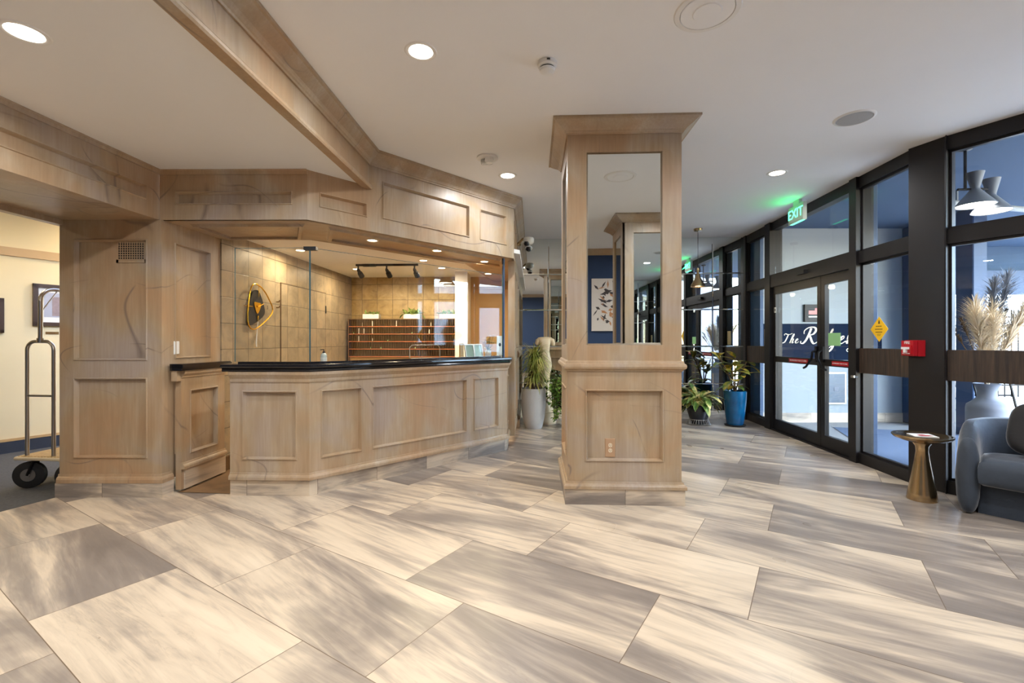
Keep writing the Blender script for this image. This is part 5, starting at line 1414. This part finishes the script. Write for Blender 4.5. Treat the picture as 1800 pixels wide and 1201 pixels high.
# vase with dried pampas outside the window
c = Vector((4.60, 4.50, -.012))
va = thing('floor_vase', 'tall grey vase of dried feathery pampas grass outside the window', 'vase', tuple(c))
mb = MB(); mb.lathe([(0, 0), (.135, 0), (.15, .03), (.155, .30), (.155, .66), (.148, .70), (.11, .73), (.075, .77), (.07, .83), (.085, .88), (.105, .905), (.095, .905), (.06, .86), (0, .85)], tuple(c), 36); mb.build('vase', M['vasegrey'], va)
def plume(tip, ln, w, mat, n):
    mb = MB(); base = c + Vector((0, 0, .86)); tip = Vector(tip); mid = (base + tip) / 2 + Vector((0, 0, .06))
    P = lambda t: base * (1 - t) ** 2 + mid * 2 * t * (1 - t) + tip * t * t
    mb.tube([tuple(P(k / 8)) for k in range(9)], .004, 5)
    for i in range(int(n * 1.7)):
        t = 1 - ln * R.random() ** .8; p = P(max(.05, t)); d = (P(min(1, t + .05)) - P(max(0, t - .05))).normalized()
        a = R.uniform(0, 2 * PI); o = d.orthogonal().normalized(); s = o * math.cos(a) + d.cross(o) * math.sin(a)
        f = w * (.35 + .65 * math.sin(PI * min(1, (1 - t) / ln * .8 + .15)))
        leaf(mb, p, d * 1.0 + s * R.uniform(.15, .8), f * R.uniform(.8, 1.7), .0075, R.uniform(.2, 1.2), 4, .1)
    return mb.build('plume', M[mat], va)
plume((4.86, 4.55, 1.93), .42, .13, 'vasegrey', 230); plume((4.62, 4.45, 1.86), .40, .12, 'vasegrey', 200)
plume((4.66, 4.50, 1.72), .75, .08, 'pampasdark', 200); plume((4.82, 4.52, 1.62), .8, .08, 'pampasdark', 170)
plume((4.40, 4.42, 1.58), .75, .15, 'pampas', 330); plume((4.48, 4.50, 1.66), .75, .15, 'pampas', 330); plume((4.60, 4.44, 1.62), .75, .14, 'pampas', 260)
plume((4.92, 4.44, 1.62), .7, .15, 'pampas', 320); plume((5.02, 4.50, 1.68), .65, .14, 'pampas', 260); plume((4.52, 4.35, 1.50), .7, .15, 'pampas', 260)
plume((4.26, 4.42, 1.52), .3, .05, 'stem', 70); plume((4.24, 4.48, 1.42), .3, .05, 'stem', 60)

# iron fence, iron table and chair, far siding wall
fe = thing('iron_fence', 'thin black iron railing fence across the bright street', 'fence', (8.9, 11.0, -.012))
mb = MB()
for z in (.25, 1.66, 1.86): mb.box(8.2, 12.6, 10.98, 11.02, z, z + .035)
mb.build('rails', M['blackmetal'], fe)
for k in range(27):
    mb = MB(); x = 8.3 + k * .16; mb.box(x - .011, x + .011, 10.99, 11.01, -.012, 2.05); mb.build('picket', M['blackmetal'], fe)
tb = thing('iron_table', 'black iron patio table outside behind the brass side table', 'table', (6.75, 7.6, -.012))
mb = MB(); mb.box(6.55, 7.4, 7.3, 8.0, .58, .62); mb.build('table_top', M['blackmetal'], tb)
for x in (6.62, 7.33):
    for y in (7.35, 7.95):
        mb = MB(); mb.tube([(x, y, -.012), (x, y, .58)], .014, 6); mb.build('leg', M['blackmetal'], tb)
mb = MB(); mb.tube([(6.62, 7.35, .2), (7.33, 7.35, .56)], .010, 6); mb.tube([(6.62, 7.35, .22), (7.33, 7.35, .22)], .010, 6); mb.build('brace', M['blackmetal'], tb)
ic = thing('iron_chair', 'black scrolled iron chair outside beyond the armchair', 'chair', (6.2, 5.3, -.012))
mb = MB(); mb.box(5.85, 6.35, 5.4, 5.85, .42, .45); mb.build('seat', M['blackmetal'], ic)
for x in (5.87, 6.33):
    mb = MB(); mb.tube([(x, 5.83, -.012), (x, 5.83, .45), (x - .03, 5.9, .86)], .014, 6); mb.build('leg', M['blackmetal'], ic)
    mb = MB(); mb.tube([(x, 5.42, -.012), (x, 5.42, .43)], .014, 6); mb.build('leg', M['blackmetal'], ic)
mb = MB(); mb.tube([(5.84, 5.9, .86), (6.10, 5.9, .89), (6.30, 5.9, .86)], .012, 6); mb.tube([(5.85, 5.87, .62), (6.31, 5.87, .62)], .010, 6)
mb.tube([(6.08 + .09 * math.cos(k / 14 * 4 * PI) * (1 - k / 18), 5.885, .74 + .09 * math.sin(k / 14 * 4 * PI) * (1 - k / 18)) for k in range(15)], .008, 5); mb.build('back', M['blackmetal'], ic)
fw = thing('siding_building', 'white louvred building across the bright street', 'building', (14, 17, -.012))
mb = MB(); mb.box(4, 34, 17, 17.5, -.012, 7.0)
for k in range(34): mb.hexa([(4, 16.93, .6 + k * .18), (34, 16.93, .6 + k * .18), (34, 17, .6 + k * .18), (4, 17, .6 + k * .18), (4, 16.99, .77 + k * .18), (34, 16.99, .77 + k * .18), (34, 17, .77 + k * .18), (4, 17, .77 + k * .18)])
mb.build('siding', M['siding'], fw)
for k in range(5):
    mb = MB(); x = 9.5 + k * 4.6; mb.box(x, x + 1.8, 16.88, 16.99, 1.4, 2.9); wfr = mb.build('window_trim', M['trimwhite'], fw)
    mb = MB(); mb.box(x + .1, x + 1.7, 16.86, 16.88, 1.5, 2.8); mb.build('pane', plain('window_grey%d' % k, srgb(150, 170, 184), .15), wfr)
mb = MB(); mb.box(34, 34.5, -2.3, 17.5, -.012, 6.0)
tag(mb.build('street_wall', M['siding']), 'pale wall closing the street to the side', 'wall', kind='structure')
